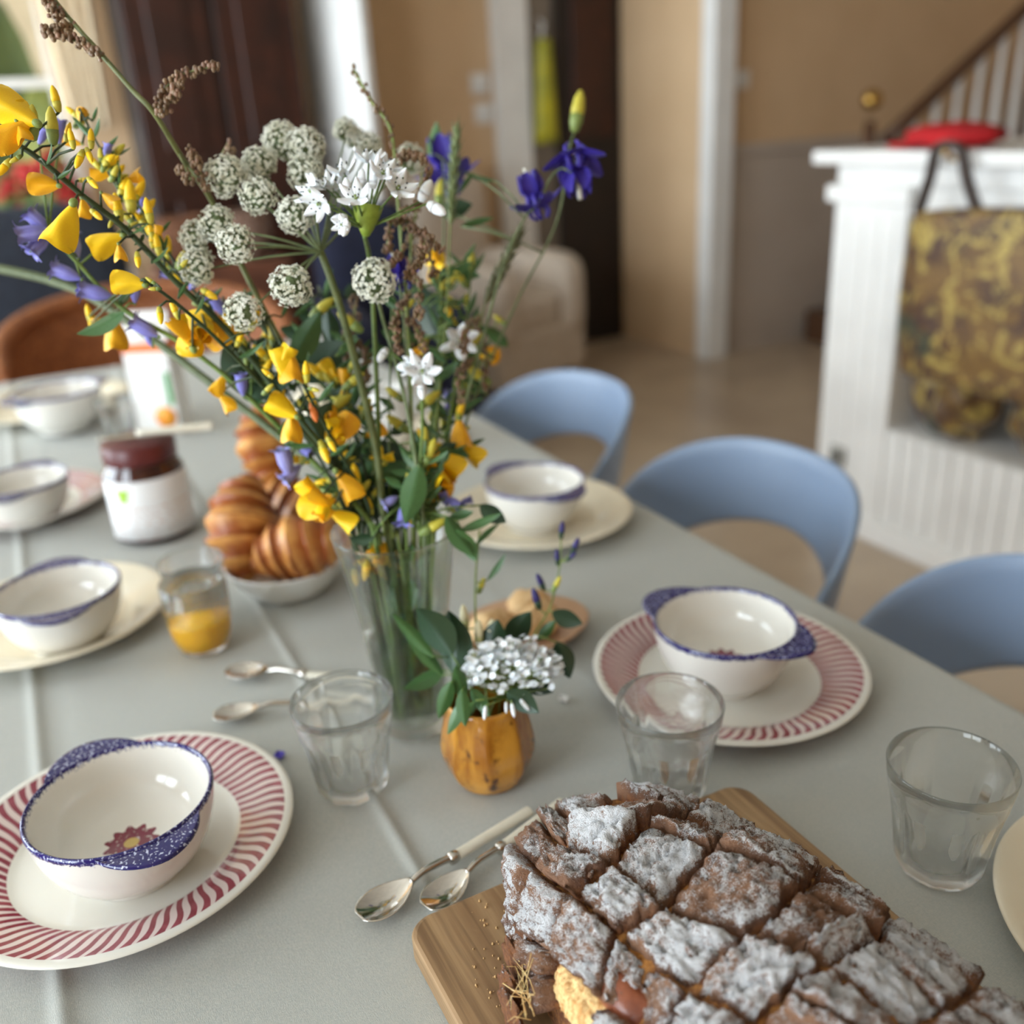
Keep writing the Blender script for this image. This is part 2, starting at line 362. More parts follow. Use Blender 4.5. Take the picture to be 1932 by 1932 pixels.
# hats on the mantel
red = simple('red_felt', S(196,20,28), S(150,10,18), 12, rough=.8)
h = thing('red_cap', 'flat red cloth cap on the white mantel', 'hat', PX(1800, 258, FX+.08)*1); h.location.z = 1.088
MB().ball((0,0,.03), (.1,.13,.032), 28, 14, fn=lambda a, b: 1+.1*noise.noise(Vector((math.cos(a)*2, math.sin(a)*2, b*2)))).build('crown', red, h)
MB().ball((-.02,.1,.012), (.07,.07,.01), 20, 8).build('peak', red, h)
gm = simple('grey_felt', S(82,82,92), None, 12, rough=.9)
h2 = thing('grey_hat', 'dark grey felt hat on the mantel next to the red cap', 'hat', (FX+.2, 1.42, 1.088))
MB().lathe([(0,.0),(.15,.0),(.155,.006),(.10,.012),(.09,.02),(.085,.085),(.06,.10),(0,.095)], 36, rf=lambda a, t, z: 1+.05*math.sin(2*a+1)).build('felt_body', gm, h2)
MB().lathe([(.0905,.02),(.0905,.04),(.0885,.04),(.0885,.02)], 36, rf=lambda a, t, z: 1+.05*math.sin(2*a+1)).build('band', blackish, h2)
# ================================================================== far furniture
def armchair(label, cat, c, rz, mat, w=.75, seat=.42, back=.85, name='armchair'):
    t = thing(name, label, cat, c, rz)
    cu = lambda c, d, nm: MB().grid(lambda u, v: (0,0,0), 2, 2) and MB().ball(c, (d[0]*.62, d[1]*.62, d[2]*.62), 36, 24, fn=lambda a, b: 1/max(.001, (abs(math.cos(a)*math.cos(b))**5+abs(math.sin(a)*math.cos(b))**5+abs(math.sin(b))**5)**.2)*.81).build(nm, mat, t)
    MB().box((0,0,.2), (w, .7, .24)).build('base', mat, t, smooth=False, bevel=.03)
    cu((0,-.03,seat-.07), (w-.2,.62,.18), 'seat_cushion'); cu((0,.28,(seat+back)/2), (w-.12,.2,back-seat+.06), 'back_cushion')
    for s in (-1,1): cu((s*(w/2-.08),-.02,.42), (.17,.7,.42), 'arm')
    for sx in (-1,1):
        for sy in (-1,1): MB().lathe([(.018,0),(.026,.09)], 10, mat=Matrix.Translation((sx*(w/2-.07), sy*.28, 0))).build('leg', dark_wood, t)
    return t
navy = simple('navy_cloth', S(30,34,58), S(22,25,44), 30, rough=.9); slate = simple('slate_cloth', S(52,58,70), S(40,45,56), 30, rough=.9)
creamc = simple('cream_upholstery', S(214,200,184), S(200,186,170), 20, rough=.9)
c = P(935, 640, 0); armchair('cream upholstered armchair with pale cushions near the white door', 'armchair', (1.98, 4.15, 0), .35, creamc, .62, .45, .98)
armchair('navy blue armchair in front of the dark wardrobe', 'armchair', (1.18, 3.35, 0), -.1, navy, .5, .45, .92)
armchair('dark slate armchair behind the rattan chair', 'armchair', (.13, 3.5, 0), .2, slate, .7, .45, 1.0)
# low chest with brown baskets
ch = thing('low_chest', 'low reddish brown wooden chest in front of the wardrobe', 'chest', (.72, 3.95, 0))
chw = simple('reddish_wood', S(120,72,50), S(92,54,38), 8, rough=.5)
MB().box((0,0,.38), (.5,.3,.76)).build('carcass', chw, ch, smooth=False, bevel=.01)
for z in (.2,.42,.64):
    d = MB().box((0,-.158,z), (.44,.02,.19)).build('drawer', chw, ch, smooth=False, bevel=.006); MB().ball((0,-.178,z), .014).build('knob', MATS['brass'], d)
for i, (x, m) in enumerate(((-.12,'brown wicker basket on the low chest by the wardrobe'), (.12,'taupe woven basket on the low chest by the wardrobe'))):
    b = thing('basket', m, 'basket', (.72+x, 3.95, .759)); mm = simple('wicker_%s' % 'ab'[i], S(140,92,62) if i == 0 else S(150,125,110), S(100,64,44), 60, rough=.8, bump=(120,.8,.004))
    MB().lathe([(0,0),(.08,0),(.10,.1),(.095,.17),(.087,.17),(.09,.1),(.07,.02),(0,.02)], 28).build('basket_body', mm, b); MB().tube([(math.cos(k*.393)*.093, math.sin(k*.393)*.093, .17) for k in range(17)], .009, 8).build('rim', mm, b)
# ================================================================== table, cloth
TX0, TX1, TY0, TY1 = -.22, .642, -.28, 2.28
oak = simple('pale_oak', S(170,130,90), S(140,102,66), 8, rough=.5)
tb = thing('dining_table', 'long dining table under the grey-green tablecloth', 'table', ((TX0+TX1)/2, (TY0+TY1)/2, 0))
cxm, cym = (TX0+TX1)/2, (TY0+TY1)/2
MB().box((0,0,TZ-.02), (TX1-TX0-.006, TY1-TY0-.006, .034)).build('table_top', oak, tb, smooth=False, bevel=.004)
for sx in (-1,1):
    for sy in (-1,1): MB().box((sx*(cxm-TX0-.06), sy*(cym-TY0-.08), .36), (.06,.06,.72)).build('leg', oak, tb, smooth=False, bevel=.004)
for sx in (-1,1): MB().box((sx*(cxm-TX0-.06), 0, .69), (.02, TY1-TY0-.22, .07)).build('apron', oak, tb, smooth=False)
lin = NT('sage_linen'); lin.p(rough=.85, sheen=.15)
n1 = lin.noise(3.5, 4); base = lin.mix(lin.smooth(n1, .3, .7), S(173,176,171), S(164,167,162))
wv = lin.noise(1, 2, vec=lin.scalev((500, 2500, 500))); wv2 = lin.noise(1, 2, vec=lin.scalev((2500, 500, 500)))
wsum = lin.math('ADD', wv, wv2); base = lin.mix(lin.smooth(wsum, .7, 1.3), base, S(185,185,177)); lin.base(base); lin.bump(wsum, .35, .0006); lin = lin.m
def crease(x, c, w, h): t = (x-c)/w; return h*math.exp(-t*t)
def ctop(x, y):
    z = 0
    z += crease(x, .151, .0045, .0034) - crease(x, .163, .010, .0010) + crease(x, -.073, .0055, .003) - crease(x, -.055, .012, .0012)
    z += crease(x, .375, .006, .0008)
    if y > .45: z += crease(y, 1.02, .006, .0012)
    z += .0009*noise.noise(Vector((x*7, y*7, 0))) + .0006*noise.noise(Vector((x*19+3, y*19, 4)))
    return TZ + .001 + max(z*.8, -.001) 
xs = []; x = TX0
cr = [.151, -.073, .375, .163, -.055]
while x < TX1:
    xs.append(x); x += .0022 if min(abs(x-c) for c in cr) < .02 else .012
xs.append(TX1)
cols = []                                     # (x, z drop, outward)
drop = [(.004,.001),(.008,.005),(.0105,.012),(.012,.03),(.013,.07),(.015,.12),(.018,.17),(.02,.215)]
left = [(TX0-o, d, -1) for o, d in reversed(drop)]; right = [(TX1+o, d, 1) for o, d in drop]
allc = left + [(x, 0, 0) for x in xs] + right
ny = 150; vs = []; fs = []
for j in range(ny):
    y = TY0 + (TY1-TY0)*j/(ny-1)
    for x, d, s in allc:
        if s: 
            wob = d*.10*math.sin(y*9+s)+d*.05*math.sin(y*23); vs.append((x+s*wob*.4+s*d*.02, y, TZ+.001-d + (-.004*math.sin(y*5) if d > .2 else 0)))
        else: vs.append((x, y, ctop(x, y)))
nc = len(allc)
for j in range(ny-1):
    for i in range(nc-1): fs.append((j*nc+i, j*nc+i+1, (j+1)*nc+i+1, (j+1)*nc+i))
tc = MB().add(vs, fs).build('tablecloth', lin); tag(tc, 'grey-green linen tablecloth with ironed fold creases covering the table', 'tablecloth')
TT = TZ + .0022                               # height things rest at on the cloth
# ================================================================== blue chairs
blue = simple('powder_blue_plastic', S(140,160,188), S(134,154,182), 5, rough=.38); seatw = simple('tan_seat', S(168,126,88), S(140,104,72), 9, rough=.5)
def chair(c, rz, label):
    t = thing('dining_chair', label, 'chair', c, rz, 'powder blue dining chairs along the table')
    th = .013
    def sh(u, v):
        A = math.radians(96); a = (u*2-1)*A; k = abs(u*2-1); e = k**3.2
        zt = .752 - .02*k*k - .185*e; zb = .622 + .02*(1-k) - .17*k**2.2; zt = max(zt, zb+.02)
        # closed loop around the section: outer side, top, inner side, bottom
        s = v*4
        lean = lambda z: (z-.62)*.20
        if s < 1.6: q = s/1.6; z = zb+(zt-zb)*q; off = th/2*(1 if .06 < q < .94 else .6)
        elif s < 2: q = (s-1.6)/.4; z = zt+.004*math.sin(q*math.pi); off = th/2-th*q
        elif s < 3.6: q = (s-2)/1.6; z = zt-(zt-zb)*q; off = -th/2*(1 if .06 < q < .94 else .6)
        else: q = (s-3.6)/.4; z = zb-.004*math.sin(q*math.pi); off = -th/2+th*q
        r1, r2 = .205+off+lean(z), .222+off+lean(z)*.7
        return (r1*math.cos(a), r2*math.sin(a), z)
    MB().grid(sh, 61, 41).build('backrest', blue, t)
    for s in (-1,1): MB().tube(spline([(.02*1, s*.215, .60), (-.005, s*.218, .53), (-.01, s*.205, .46)], 5), .012, 10, flat=1.4).build('arm_support', blue, t)
    MB().ball((-.02,0,.45), (.215,.215,.028), 40, 14, fn=lambda a, b: (1/max(.01,(abs(math.cos(a))**4+abs(math.sin(a))**4)**.25))*1).build('seat', seatw, t)
    for sx in (-1,1):
        for sy in (-1,1): MB().tube([(sx*.16-.02, sy*.16, .44), (sx*.2-.02, sy*.2, 0)], [.014,.009], 10).build('leg', oak, t)
    return t
chair((.718, .455, 0), .03, 'powder blue plastic chair pushed in at the plate nearest the bread board')
chair((.718, .965, 0), -.02, 'powder blue plastic chair pushed in between the other two blue chairs')
chair((.72, 1.49, 0), .02, 'powder blue plastic chair pushed in farthest along toward the cream armchair')
# rattan armchair at the head of the table
rat = simple('brown_rattan', S(168,104,58), S(120,66,34), 70, rough=.55, bump=(160,.7,.004))
rc = thing('rattan_armchair', 'brown woven rattan armchair at the head of the table', 'chair', (.27, 2.66, 0))
def rb(u, v):
    a = math.radians(-10+200*u); z = .46+(.36-.12*abs(u*2-1)**2)*v; r = .29+.07*v; return (r*math.cos(a), r*.82*math.sin(a), z)
MB().grid(rb, 80, 16).build('backrest', rat, rc, solid=.012)
MB().tube([Vector(rb(i/40, 1)) for i in range(41)], .026, 12).build('rim', rat, rc)
MB().lathe([(0,.40),(.29,.40),(.30,.43),(.29,.46),(0,.465)], 40).build('seat', rat, rc)
for k in range(4): a = math.pi/4+k*math.pi/2; MB().tube([(.25*math.cos(a),.22*math.sin(a),.41),(.27*math.cos(a),.25*math.sin(a),0)], .02, 10).build('leg', rat, rc)
# ================================================================== crockery
glaze = NT('white_glaze'); glaze.p(rough=.12, coat=.3); glaze.base(S(226,224,218)); glaze = glaze.m
def bowl_mat():
    m = NT('blue_rim_glaze'); m.p(rough=.12, coat=.3); x, y, z = m.xyz()
    nz = m.noise(420, 2); r = m.math('POWER', m.math('ADD', m.math('MULTIPLY', x, x), m.math('MULTIPLY', y, y)), .5)
    edge = m.math('ADD', z, m.math('MULTIPLY', m.math('SUBTRACT', nz, .5), .006)); band = m.smooth(edge, .0574, .0582)
    outer = m.smooth(m.math('ADD', r, m.math('MULTIPLY', m.math('SUBTRACT', nz, .5), .003)), .0570, .0580); band2 = m.math('MULTIPLY', m.smooth(edge, .0552, .0564), outer)
    bm = m.math('MAXIMUM', band, band2)
    th = m.math('ARCTAN2', y, x); pet = m.math('MULTIPLY', m.math('COSINE', m.math('MULTIPLY', th, 11)), .0022); lim = m.math('ADD', .0165, pet)
    inb = m.math('LESS_THAN', z, .0225); ins = m.math('MULTIPLY', m.math('LESS_THAN', r, lim), inb); cen = m.math('MULTIPLY', m.math('LESS_THAN', r, .005), inb)
    ring = m.math('MULTIPLY', ins, m.smooth(m.noise(300, 2), .22, .45))
    dx = m.math('SUBTRACT', x, .020); dy = m.math('SUBTRACT', y, -.004); lf = m.math('MULTIPLY', m.math('LESS_THAN', m.math('ADD', m.math('MULTIPLY', dx, dx), m.math('MULTIPLY', m.math('MULTIPLY', dy, dy), 5)), .00002), inb)
    col = m.mix(ring, S(230,226,217), S(122,38,58)); col = m.mix(cen, col, S(200,170,90)); col = m.mix(lf, col, S(150,165,120)); col = m.mix(bm, col, m.mix(m.smooth(m.noise(500,2), .56, .66), S(30,24,96), S(190,195,225)))
    m.base(col); return m.m
bowl_m = bowl_mat()
hm = NT('blue_spatter_glaze'); hm.p(rough=.12, coat=.3); hm.base(hm.mix(hm.smooth(hm.noise(520, 2, .4), .58, .66), S(28,22,92), S(196,200,226))); hm = hm.m
hdark = NT('plain_blue_glaze'); hdark.p(rough=.12, coat=.3); hdark.base(S(34,28,96)); hdark = hdark.m
bp = [(0,.004),(.028,.004),(.029,0),(.033,0),(.034,.004),(.044,.012),(.0525,.025),(.058,.040),(.0605,.0555),(.0610,.0580),(.0600,.0602),(.0584,.0597),(.0570,.0555),(.0545,.040),(.049,.030),(.041,.0235),(.030,.0205),(.018,.0200),(0,.0200)]
bowl_mesh = MB().lathe(spline([(r, 0, z) for r, z in bp], 3) and [(max(0,p.x), p.z) for p in spline([(r,0,z) for r, z in bp], 3)], 72).mesh('bowl', bowl_m)
def lug(sgn):
    def f(u, v):                                # a rounded triangular ear hanging off the rim
        a = (u*2-1)*.60; out = .0215*(1-abs(u*2-1)**1.6)
        s = v*2
        if s < 1: q = s; rr = .0598+out*q; z = .0588+.001*q
        else: q = s-1; rr = .0598+out*(1-q); z = .0588+.001*(1-q)-.010*q*(1-abs(u*2-1)**1.6)-.002
        return (sgn*rr*math.cos(a), sgn*rr*math.sin(a), z)
    return MB().grid(f, 25, 17)
lugs = [lug(1).mesh('handle', hm), lug(-1).mesh('handle', hm)]
def bowl(c, ang, label, s=1):
    t = thing('bowl', label, 'bowl', c, ang, 'white bowls with blue rims on the table'); t.scale = (s,s,s)
    o = bpy.data.objects.new('bowl_body', bowl_mesh); COL.objects.link(o); o.parent = t
    for l in lugs: h = bpy.data.objects.new('handle', l); COL.objects.link(h); h.parent = t
    return t
def plate_mat(name, red):
    m = NT(name); m.p(rough=.14, coat=.3); x, y, z = m.xyz()
    r = m.math('POWER', m.math('ADD', m.math('MULTIPLY', x, x), m.math('MULTIPLY', y, y)), .5); th = m.math('ARCTAN2', y, x)
    if red:
        q = m.math('DIVIDE', m.math('SUBTRACT', r, .083), .035)                      # 0..1 across the rim
        sw = m.math('ADD', th, m.math('ADD', m.math('MULTIPLY', q, .16), m.math('MULTIPLY', m.math('SINE', m.math('MULTIPLY', q, 6.283)), .012)))
        c = m.math('COSINE', m.math('MULTIPLY', sw, 70)); mid = m.math('MULTIPLY', m.math('SUBTRACT', q, .5), 2); wid = m.math('SUBTRACT', .15, m.math('MULTIPLY', m.math('MULTIPLY', mid, mid), .75))
        white = m.smooth(m.math('SUBTRACT', wid, c), -.12, .12)
        on = m.math('MULTIPLY', m.smooth(q, -.02, .0), m.smooth(q, 1.0, .98)); rc_ = m.mix(m.smooth(m.noise(70, 3), .3, .7), S(128,40,56), S(150,66,80))
        col = m.mix(on, S(226,223,213), m.mix(white, rc_, S(222,204,198)))
    else: col = m.mix(m.smooth(m.noise(12,2), .3, .7), S(232,222,198), S(226,215,190))
    m.base(col); return m.m
pm_red, pm_cream = plate_mat('red_stripe_plate', 1), plate_mat('cream_plate', 0)
pp = [(0,.003),(.060,.003),(.062,0),(.072,0),(.080,.004),(.098,.0105),(.118,.0165),(.1235,.0178),(.1242,.0192),(.122,.0204),(.116,.0195),(.098,.0138),(.086,.0092),(.079,.0058),(.070,.0048),(.045,.0045),(0,.0045)]
def plate_mesh(m): return MB().lathe([(max(0,p.x), p.z) for p in spline([(r,0,z) for r, z in pp], 2)], 96).mesh('plate', m)
pr, pc = plate_mesh(pm_red), plate_mesh(pm_cream)
def plate(c, mesh, label, s=1):
    o = bpy.data.objects.new('plate', mesh); COL.objects.link(o); o.location = c; o.scale = (s,s,s); return tag(o, label, 'plate', 'dinner plates on the table')
def at(px, py, z=TT): p = P(px, py, z); return Vector((p.x, p.y, z))
def setting(px, py, mesh, la, lb, bx=None, ang=0, s=.945, bs=1):
    c = at(px, py); plate(c, mesh, la, s); b = P(*bx, TT+.0046*s+.059*bs); b.z = TT+.0046*s; bowl(b, ang, lb, bs)
def hang(r, h): a, b = P(*r, .815), P(*h, .805); return math.atan2(b.y-a.y, b.x-a.x)
setting(245, 1606, pr, 'red striped plate with a flower-bottomed bowl, set beside the spoon pair', 'white bowl with speckled blue lugs and a painted red flower inside', (225,1503), hang((225,1503),(305,1622)))
setting(1373, 1285, pr, 'red striped plate standing in front of the middle blue chair', 'white bowl with blue rim on the red striped plate by the clear tumblers', (1368,1170), hang((1368,1170),(1500,1238)))
setting(1015, 985, pc, 'plain cream plate at the table edge by the farther blue chair', 'white bowl with blue rim on the cream plate at the chair side', (1008,905), hang((1008,905),(1075,948)))
setting(105, 1180, pc, 'plain cream plate beside the glass of orange juice', 'white bowl with blue rim on the cream plate beside the orange juice', (105,1110), hang((105,1110),(110,1170)))
setting(42, 962, pr, 'red striped plate beside the jam jar', 'white bowl with blue rim on the red striped plate beside the jam jar', (35,905), hang((35,905),(10,945)))
setting(95, 775, pc, 'large cream plate at the head of the table by the rattan chair', 'wide white bowl on the large plate by the rattan chair', (105,735), .5, 1.2, 1.2)
plate((.527, .186, TT), pc, 'plain cream plate beside the bread board, opposite the speckled bowl', .945)
# ================================================================== glasses
def glass_mat(name, col, k, ior=1.47):
    m = NT(name); m.p(rough=0, trans=1, ior=ior); m.base(col); t = m.node('ShaderNodeBsdfTransparent'); t.inputs[0].default_value = (.97,.985,.98,1); x = m.node('ShaderNodeMixShader'); x.inputs[0].default_value = k
    m.link(m.b.outputs[0], x.inputs[1]); m.link(t.outputs[0], x.inputs[2]); m.link(x.outputs[0], m.t.nodes['Material Output'].inputs[0]); return m.m
gm_ = glass_mat('clear_glass', (1,1,1,1), .25)
def facet(a, n=9): q = (a % (2*math.pi/n)) - math.pi/n; return math.cos(math.pi/n)/math.cos(q)
H = .086
outer = [(.0,0),(.022,0),(.0265,.0015),(.0285,.005),(.0305,.02),(.0332,.04),(.036,.056),(.0375,.062),(.0395,.074),(.0408,.0845),(.0402,.0862),(.0392,.0852)]
inner = [(.0382,.074),(.0362,.062),(.0345,.056),(.0312,.040),(.0280,.02),(.0262,.0125),(.0225,.0095),(0,.009)]
def tumf(a, t, z):
    if t > (len(outer)-.5)/(len(outer)+len(inner)-1): return 1
    k = 1-min(1, max(0, (z-.052)/.012)); k *= min(1, z/.006); return 1+(facet(a)-1)*k*1.15
tum = MB().lathe(outer+inner, 108, rf=tumf)
tum_mesh = tum.mesh('tumbler', gm_)
def tumbler(px, py, label, rz=0, s=1):
    o = bpy.data.objects.new('glass_tumbler', tum_mesh); COL.objects.link(o); o.location = at(px, py); o.rotation_euler = (0,0,rz); o.scale = (s,s,s)
    return tag(o, label, 'glass', 'clear faceted glass tumblers')
tumbler(1768, 1632, 'empty faceted glass tumbler standing alone beyond the bread board', .2, .95)
tumbler(1262, 1497, 'empty faceted glass tumbler between the bread and the red striped plate', .1, .94)
tumbler(668, 1484, 'empty faceted glass tumbler next to the amber pot, in front of the spoon handles', .3, .94)
tumbler(228, 824, 'clear glass tumbler beside the juice carton', 0, .78)
t = tumbler(425, 1110, 'clear glass tumbler between the croissants and the juice', .5, .8); t.location = (.0915, .939, TT)
# orange juice in a small glass
jt = thing('juice_glass', 'small round glass half full of orange juice', 'glass', at(388, 1222))
jp = [(0,0),(.018,0),(.024,.004),(.029,.02),(.0315,.045),(.031,.075),(.0295,.0755),(.0298,.045),(.0272,.021),(.021,.008),(0,.007)]
MB().lathe(jp, 48).build('glass_body', gm_, jt)
jm = simple('orange_juice', S(245,190,40), S(238,176,30), 30, rough=.15, sss=.3)
MB().lathe([(0,.0068),(.0212,.0078),(.0274,.021),(.0292,.034),(.0293,.036),(0,.036)], 40).build('orange_juice', jm, jt)
# ================================================================== cutlery
steel = NT('polished_steel'); steel.p(rough=.1, metal=1); steel.base(S(205,200,192)); steel = steel.m
ivory = simple('ivory_handle', S(228,222,204), S(216,208,188), 40, rough=.35)
def spoon_parts(t, L=.205):
    # local: bowl tip at x=0, handle end at x=L, lying on z=0
    def bw(u, v):
        s = (u*2-1); x = .002+.058*v; wmax = .0195*math.sin(min(1, .03+v*.97)**.8*math.pi)**.62 if v < 1 else .003
        wmax = max(wmax, .0028); y = s*wmax
        z = .0035+.0105*v**3*.4-.0075*(1-s*s)*math.sin(v*math.pi)**.9+.007
        return (x, y, z)
    MB().grid(bw, 17, 21).build('spoon_bowl', steel, t, solid=.0012)
    nk = spline([(.058,0,.0115),(.072,0,.0150),(.090,0,.0135),(.105,0,.0105)], 5); MB().tube(nk, [.003+.001*i/len(nk) for i in range(len(nk))], 10).build('neck', steel, t)
    MB().lathe([(.0035,0),(.0062,.001),(.0066,.006),(.0058,.010)], 16, mat=Matrix.Translation((.102,0,.0095)) @ Matrix.Rotation(math.pi/2,4,'Y')).build('collar', steel, t)
    MB().tube(spline([(.110,0,.0092),(.15,0,.0085),(L-.008,0,.0072),(L,0,.0070)], 4), [.0058]*8+[.0062]*4+[.0045], 14, flat=.8).build('handle', ivory, t)
def cutlery(a, b, label, fn=spoon_parts, name='spoon', dz=0):
    A, B = at(*a), at(*b); d = B-A
    t = thing(name, label, 'spoon' if name == 'spoon' else 'knife', (A.x, A.y, TT+dz), math.atan2(d.y, d.x), 'ivory-handled cutlery'); t.scale = (d.length/.205,)*3; fn(t); return t
cutlery((676,1748), (1000,1540), 'ivory-handled steel spoon lying outermost beside the bread board')
t = cutlery((764,1718), (1064,1540), 'ivory-handled steel spoon lying against the bread board corner'); t.location = (.1395, .4455, TT); t.rotation_euler.z = .33
cutlery((428,1276), (712,1292), 'ivory-handled spoon behind the tumbler, the farther of the two')
cutlery((402,1362), (708,1318), 'ivory-handled spoon behind the tumbler, the nearer of the two')
def knife_parts(t):
    MB().grid(lambda u, v: (.002+.11*u, (v-.5)*.016*(1-.75*max(0,.25-u)/.25)+.002*(1-u), .002+.0085*u), 16, 4).build('blade', steel, t, solid=.001)
    MB().tube(spline([(.110,0,.0105),(.15,0,.0095),(.197,0,.0085),(.205,0,.0085)], 4), [.0055]*8+[.0062]*4+[.0045], 14, flat=.8).build('handle', ivory, t)
k = thing('table_knife', 'ivory-handled knife laid across the top of the jam jar', 'knife', P(440, 838, .858), 0, 'ivory-handled cutlery')
# ================================================================== jam jar
j = thing('jam_jar', 'dark jam jar with a white paper label and green mark', 'jar', at(296, 1003)); j.scale = (1.2,1.2,1.2)
jam = simple('dark_jam_glass', S(62,24,20), S(40,14,12), 20, rough=.08, coat=.5)
MB().lathe([(0,0),(.036,0),(.041,.004),(.042,.01),(.042,.066),(.040,.075),(.034,.084),(.033,.088)], 56).build('jar_body', jam, j)
MB().lathe([(.0335,.084),(.0365,.085),(.0370,.088),(.0370,.102),(.0355,.1045),(0,.1045)], 56).build('lid', simple('maroon_lid', S(96,34,34), S(80,26,26), 20, rough=.35), j)
lab = NT('paper_label'); lab.p(rough=.6); lx, ly, lz = lab.xyz()
ln = lab.math('MULTIPLY', lab.smooth(lab.math('SINE', lab.math('MULTIPLY', lz, 780)), .55, .75), lab.smooth(lab.noise(260,1), .45, .55)); ln = lab.math('MULTIPLY', ln, lab.smooth(lz, .05, .046)); lab.base(lab.mix(lab.math('MULTIPLY', ln, .6), S(232,232,232), S(190,130,100))); lab = lab.m
a0 = math.atan2(-j.location.y, -j.location.x)
lbl = MB().grid(lambda u, v: (.0424*math.cos(a0-1.25+2.6*u), .0424*math.sin(a0-1.25+2.6*u), .008+.064*v), 40, 4).build('label', lab, j, solid=.0004)
MB().grid(lambda u, v: (.0429*math.cos(a0-.62+.34*(u-.5)*(1-.5*(1-v))), .0429*math.sin(a0-.62+.34*(u-.5)*(1-.5*(1-v))), .050+.014*v), 10, 5).build('green_mark', simple('label_green', S(160,200,60), None, 40), lbl)
jz = j.location.z+.1045*1.2
k.location = (j.location.x+.062, j.location.y-.015, jz+.0); k.rotation_euler = (0,0,math.radians(170))
def knife2(t):
    MB().grid(lambda u, v: (-.03-.05*u, (v-.5)*.016*(1-.75*max(0,u-.75)/.25), .0035), 16, 4).build('blade', steel, t, solid=.001)
    MB().tube(spline([(-.03,0,.0055),(.01,0,.0062),(.055,0,.0068),(.062,0,.0068)], 4), [.0052]*4+[.006]*8+[.0045], 14, flat=.85).build('handle', ivory, t)
k.location = (j.location.x+.03, j.location.y-.005, jz); k.rotation_euler = (0,0,math.radians(-20)); knife2(k)
# ================================================================== juice carton
cw, cdp, chh = .078, .062, .165
ct = thing('juice_carton', 'white gable-top juice carton with orange band and orange picture', 'carton', at(316, 812), -.5); ct.scale = (.95,.95,.95)
cardw = simple('white_card', S(242,240,236), None, 20, rough=.4); orange = simple('orange_print', S(238,120,40), None, 30, rough=.4)
MB().box((0,0,chh/2), (cw,cdp,chh)).build('carton_body', cardw, ct, smooth=False, bevel=.002)
mb = MB().add([(-cw/2,-cdp/2,chh),(cw/2,-cdp/2,chh),(cw/2,cdp/2,chh),(-cw/2,cdp/2,chh),(-cw/2,-.002,chh+.035),(cw/2,-.002,chh+.035),(cw/2,.002,chh+.035),(-cw/2,.002,chh+.035),(-cw/2,-.002,chh+.052),(cw/2,-.002,chh+.052),(cw/2,.002,chh+.052),(-cw/2,.002,chh+.052)], [(0,1,5,4),(2,3,7,6),(0,4,7,3),(1,2,6,5),(4,5,9,8),(6,7,11,10),(5,6,10,9),(7,4,8,11),(8,9,10,11)]); mb.build('gable_top', cardw, ct, smooth=False)
MB().box((0,0,chh-.006), (cw+.0012,cdp+.0012,.017)).build('orange_band', orange, ct, smooth=False)
MB().lathe([(0,0),(.019,0),(.019,.0008),(0,.0008)], 28, mat=Matrix.Translation((.016,-cdp/2,.034)) @ Matrix.Rotation(math.pi/2,4,'X')).build('orange_picture', simple('printed_orange', S(246,170,50), S(240,140,40), 50, rough=.4), ct)
MB().box((.03,-cdp/2-.0004,.085), (.010,.0008,.06)).build('green_stripe', simple('printed_green', S(70,150,80), None, 50, rough=.4), ct, smooth=False)
MB().lathe([(0,0),(.013,0),(.013,.012),(0,.012)], 24, mat=Matrix.Translation((0,-.018,chh+.020)) @ Matrix.Rotation(.75,4,'X')).build('cap', cardw, ct)
# ================================================================== croissants in a white bowl
cb = tag(MB().lathe([(0,.002),(.036,.002),(.037,0),(.042,0),(.046,.006),(.058,.020),(.0655,.034),(.0675,.0365),(.0672,.0385),(.0645,.038),(.054,.020),(.040,.009),(0,.0075)], 64).build('serving_dish', glaze, loc=at(548, 1108)), 'shallow white dish heaped with croissants', 'dish')
CB = cb.location
crm = NT('croissant_crust'); crm.p(rough=.38); tx, ty, tz = crm.xyz()
uvn = crm.node('ShaderNodeAttribute'); uvn.attribute_name = 'band'
bnd = uvn.outputs['Fac']; nn = crm.noise(55, 4)
ff = crm.math('ADD', crm.math('MULTIPLY', bnd, .75), crm.math('MULTIPLY', crm.math('SUBTRACT', nn, .5), .9))
crm.base(crm.mix(crm.smooth(ff, .1, .9), S(150,78,28), S(228,168,88))); crm.bump(crm.noise(180, 3), .3, .002); crm = crm.m
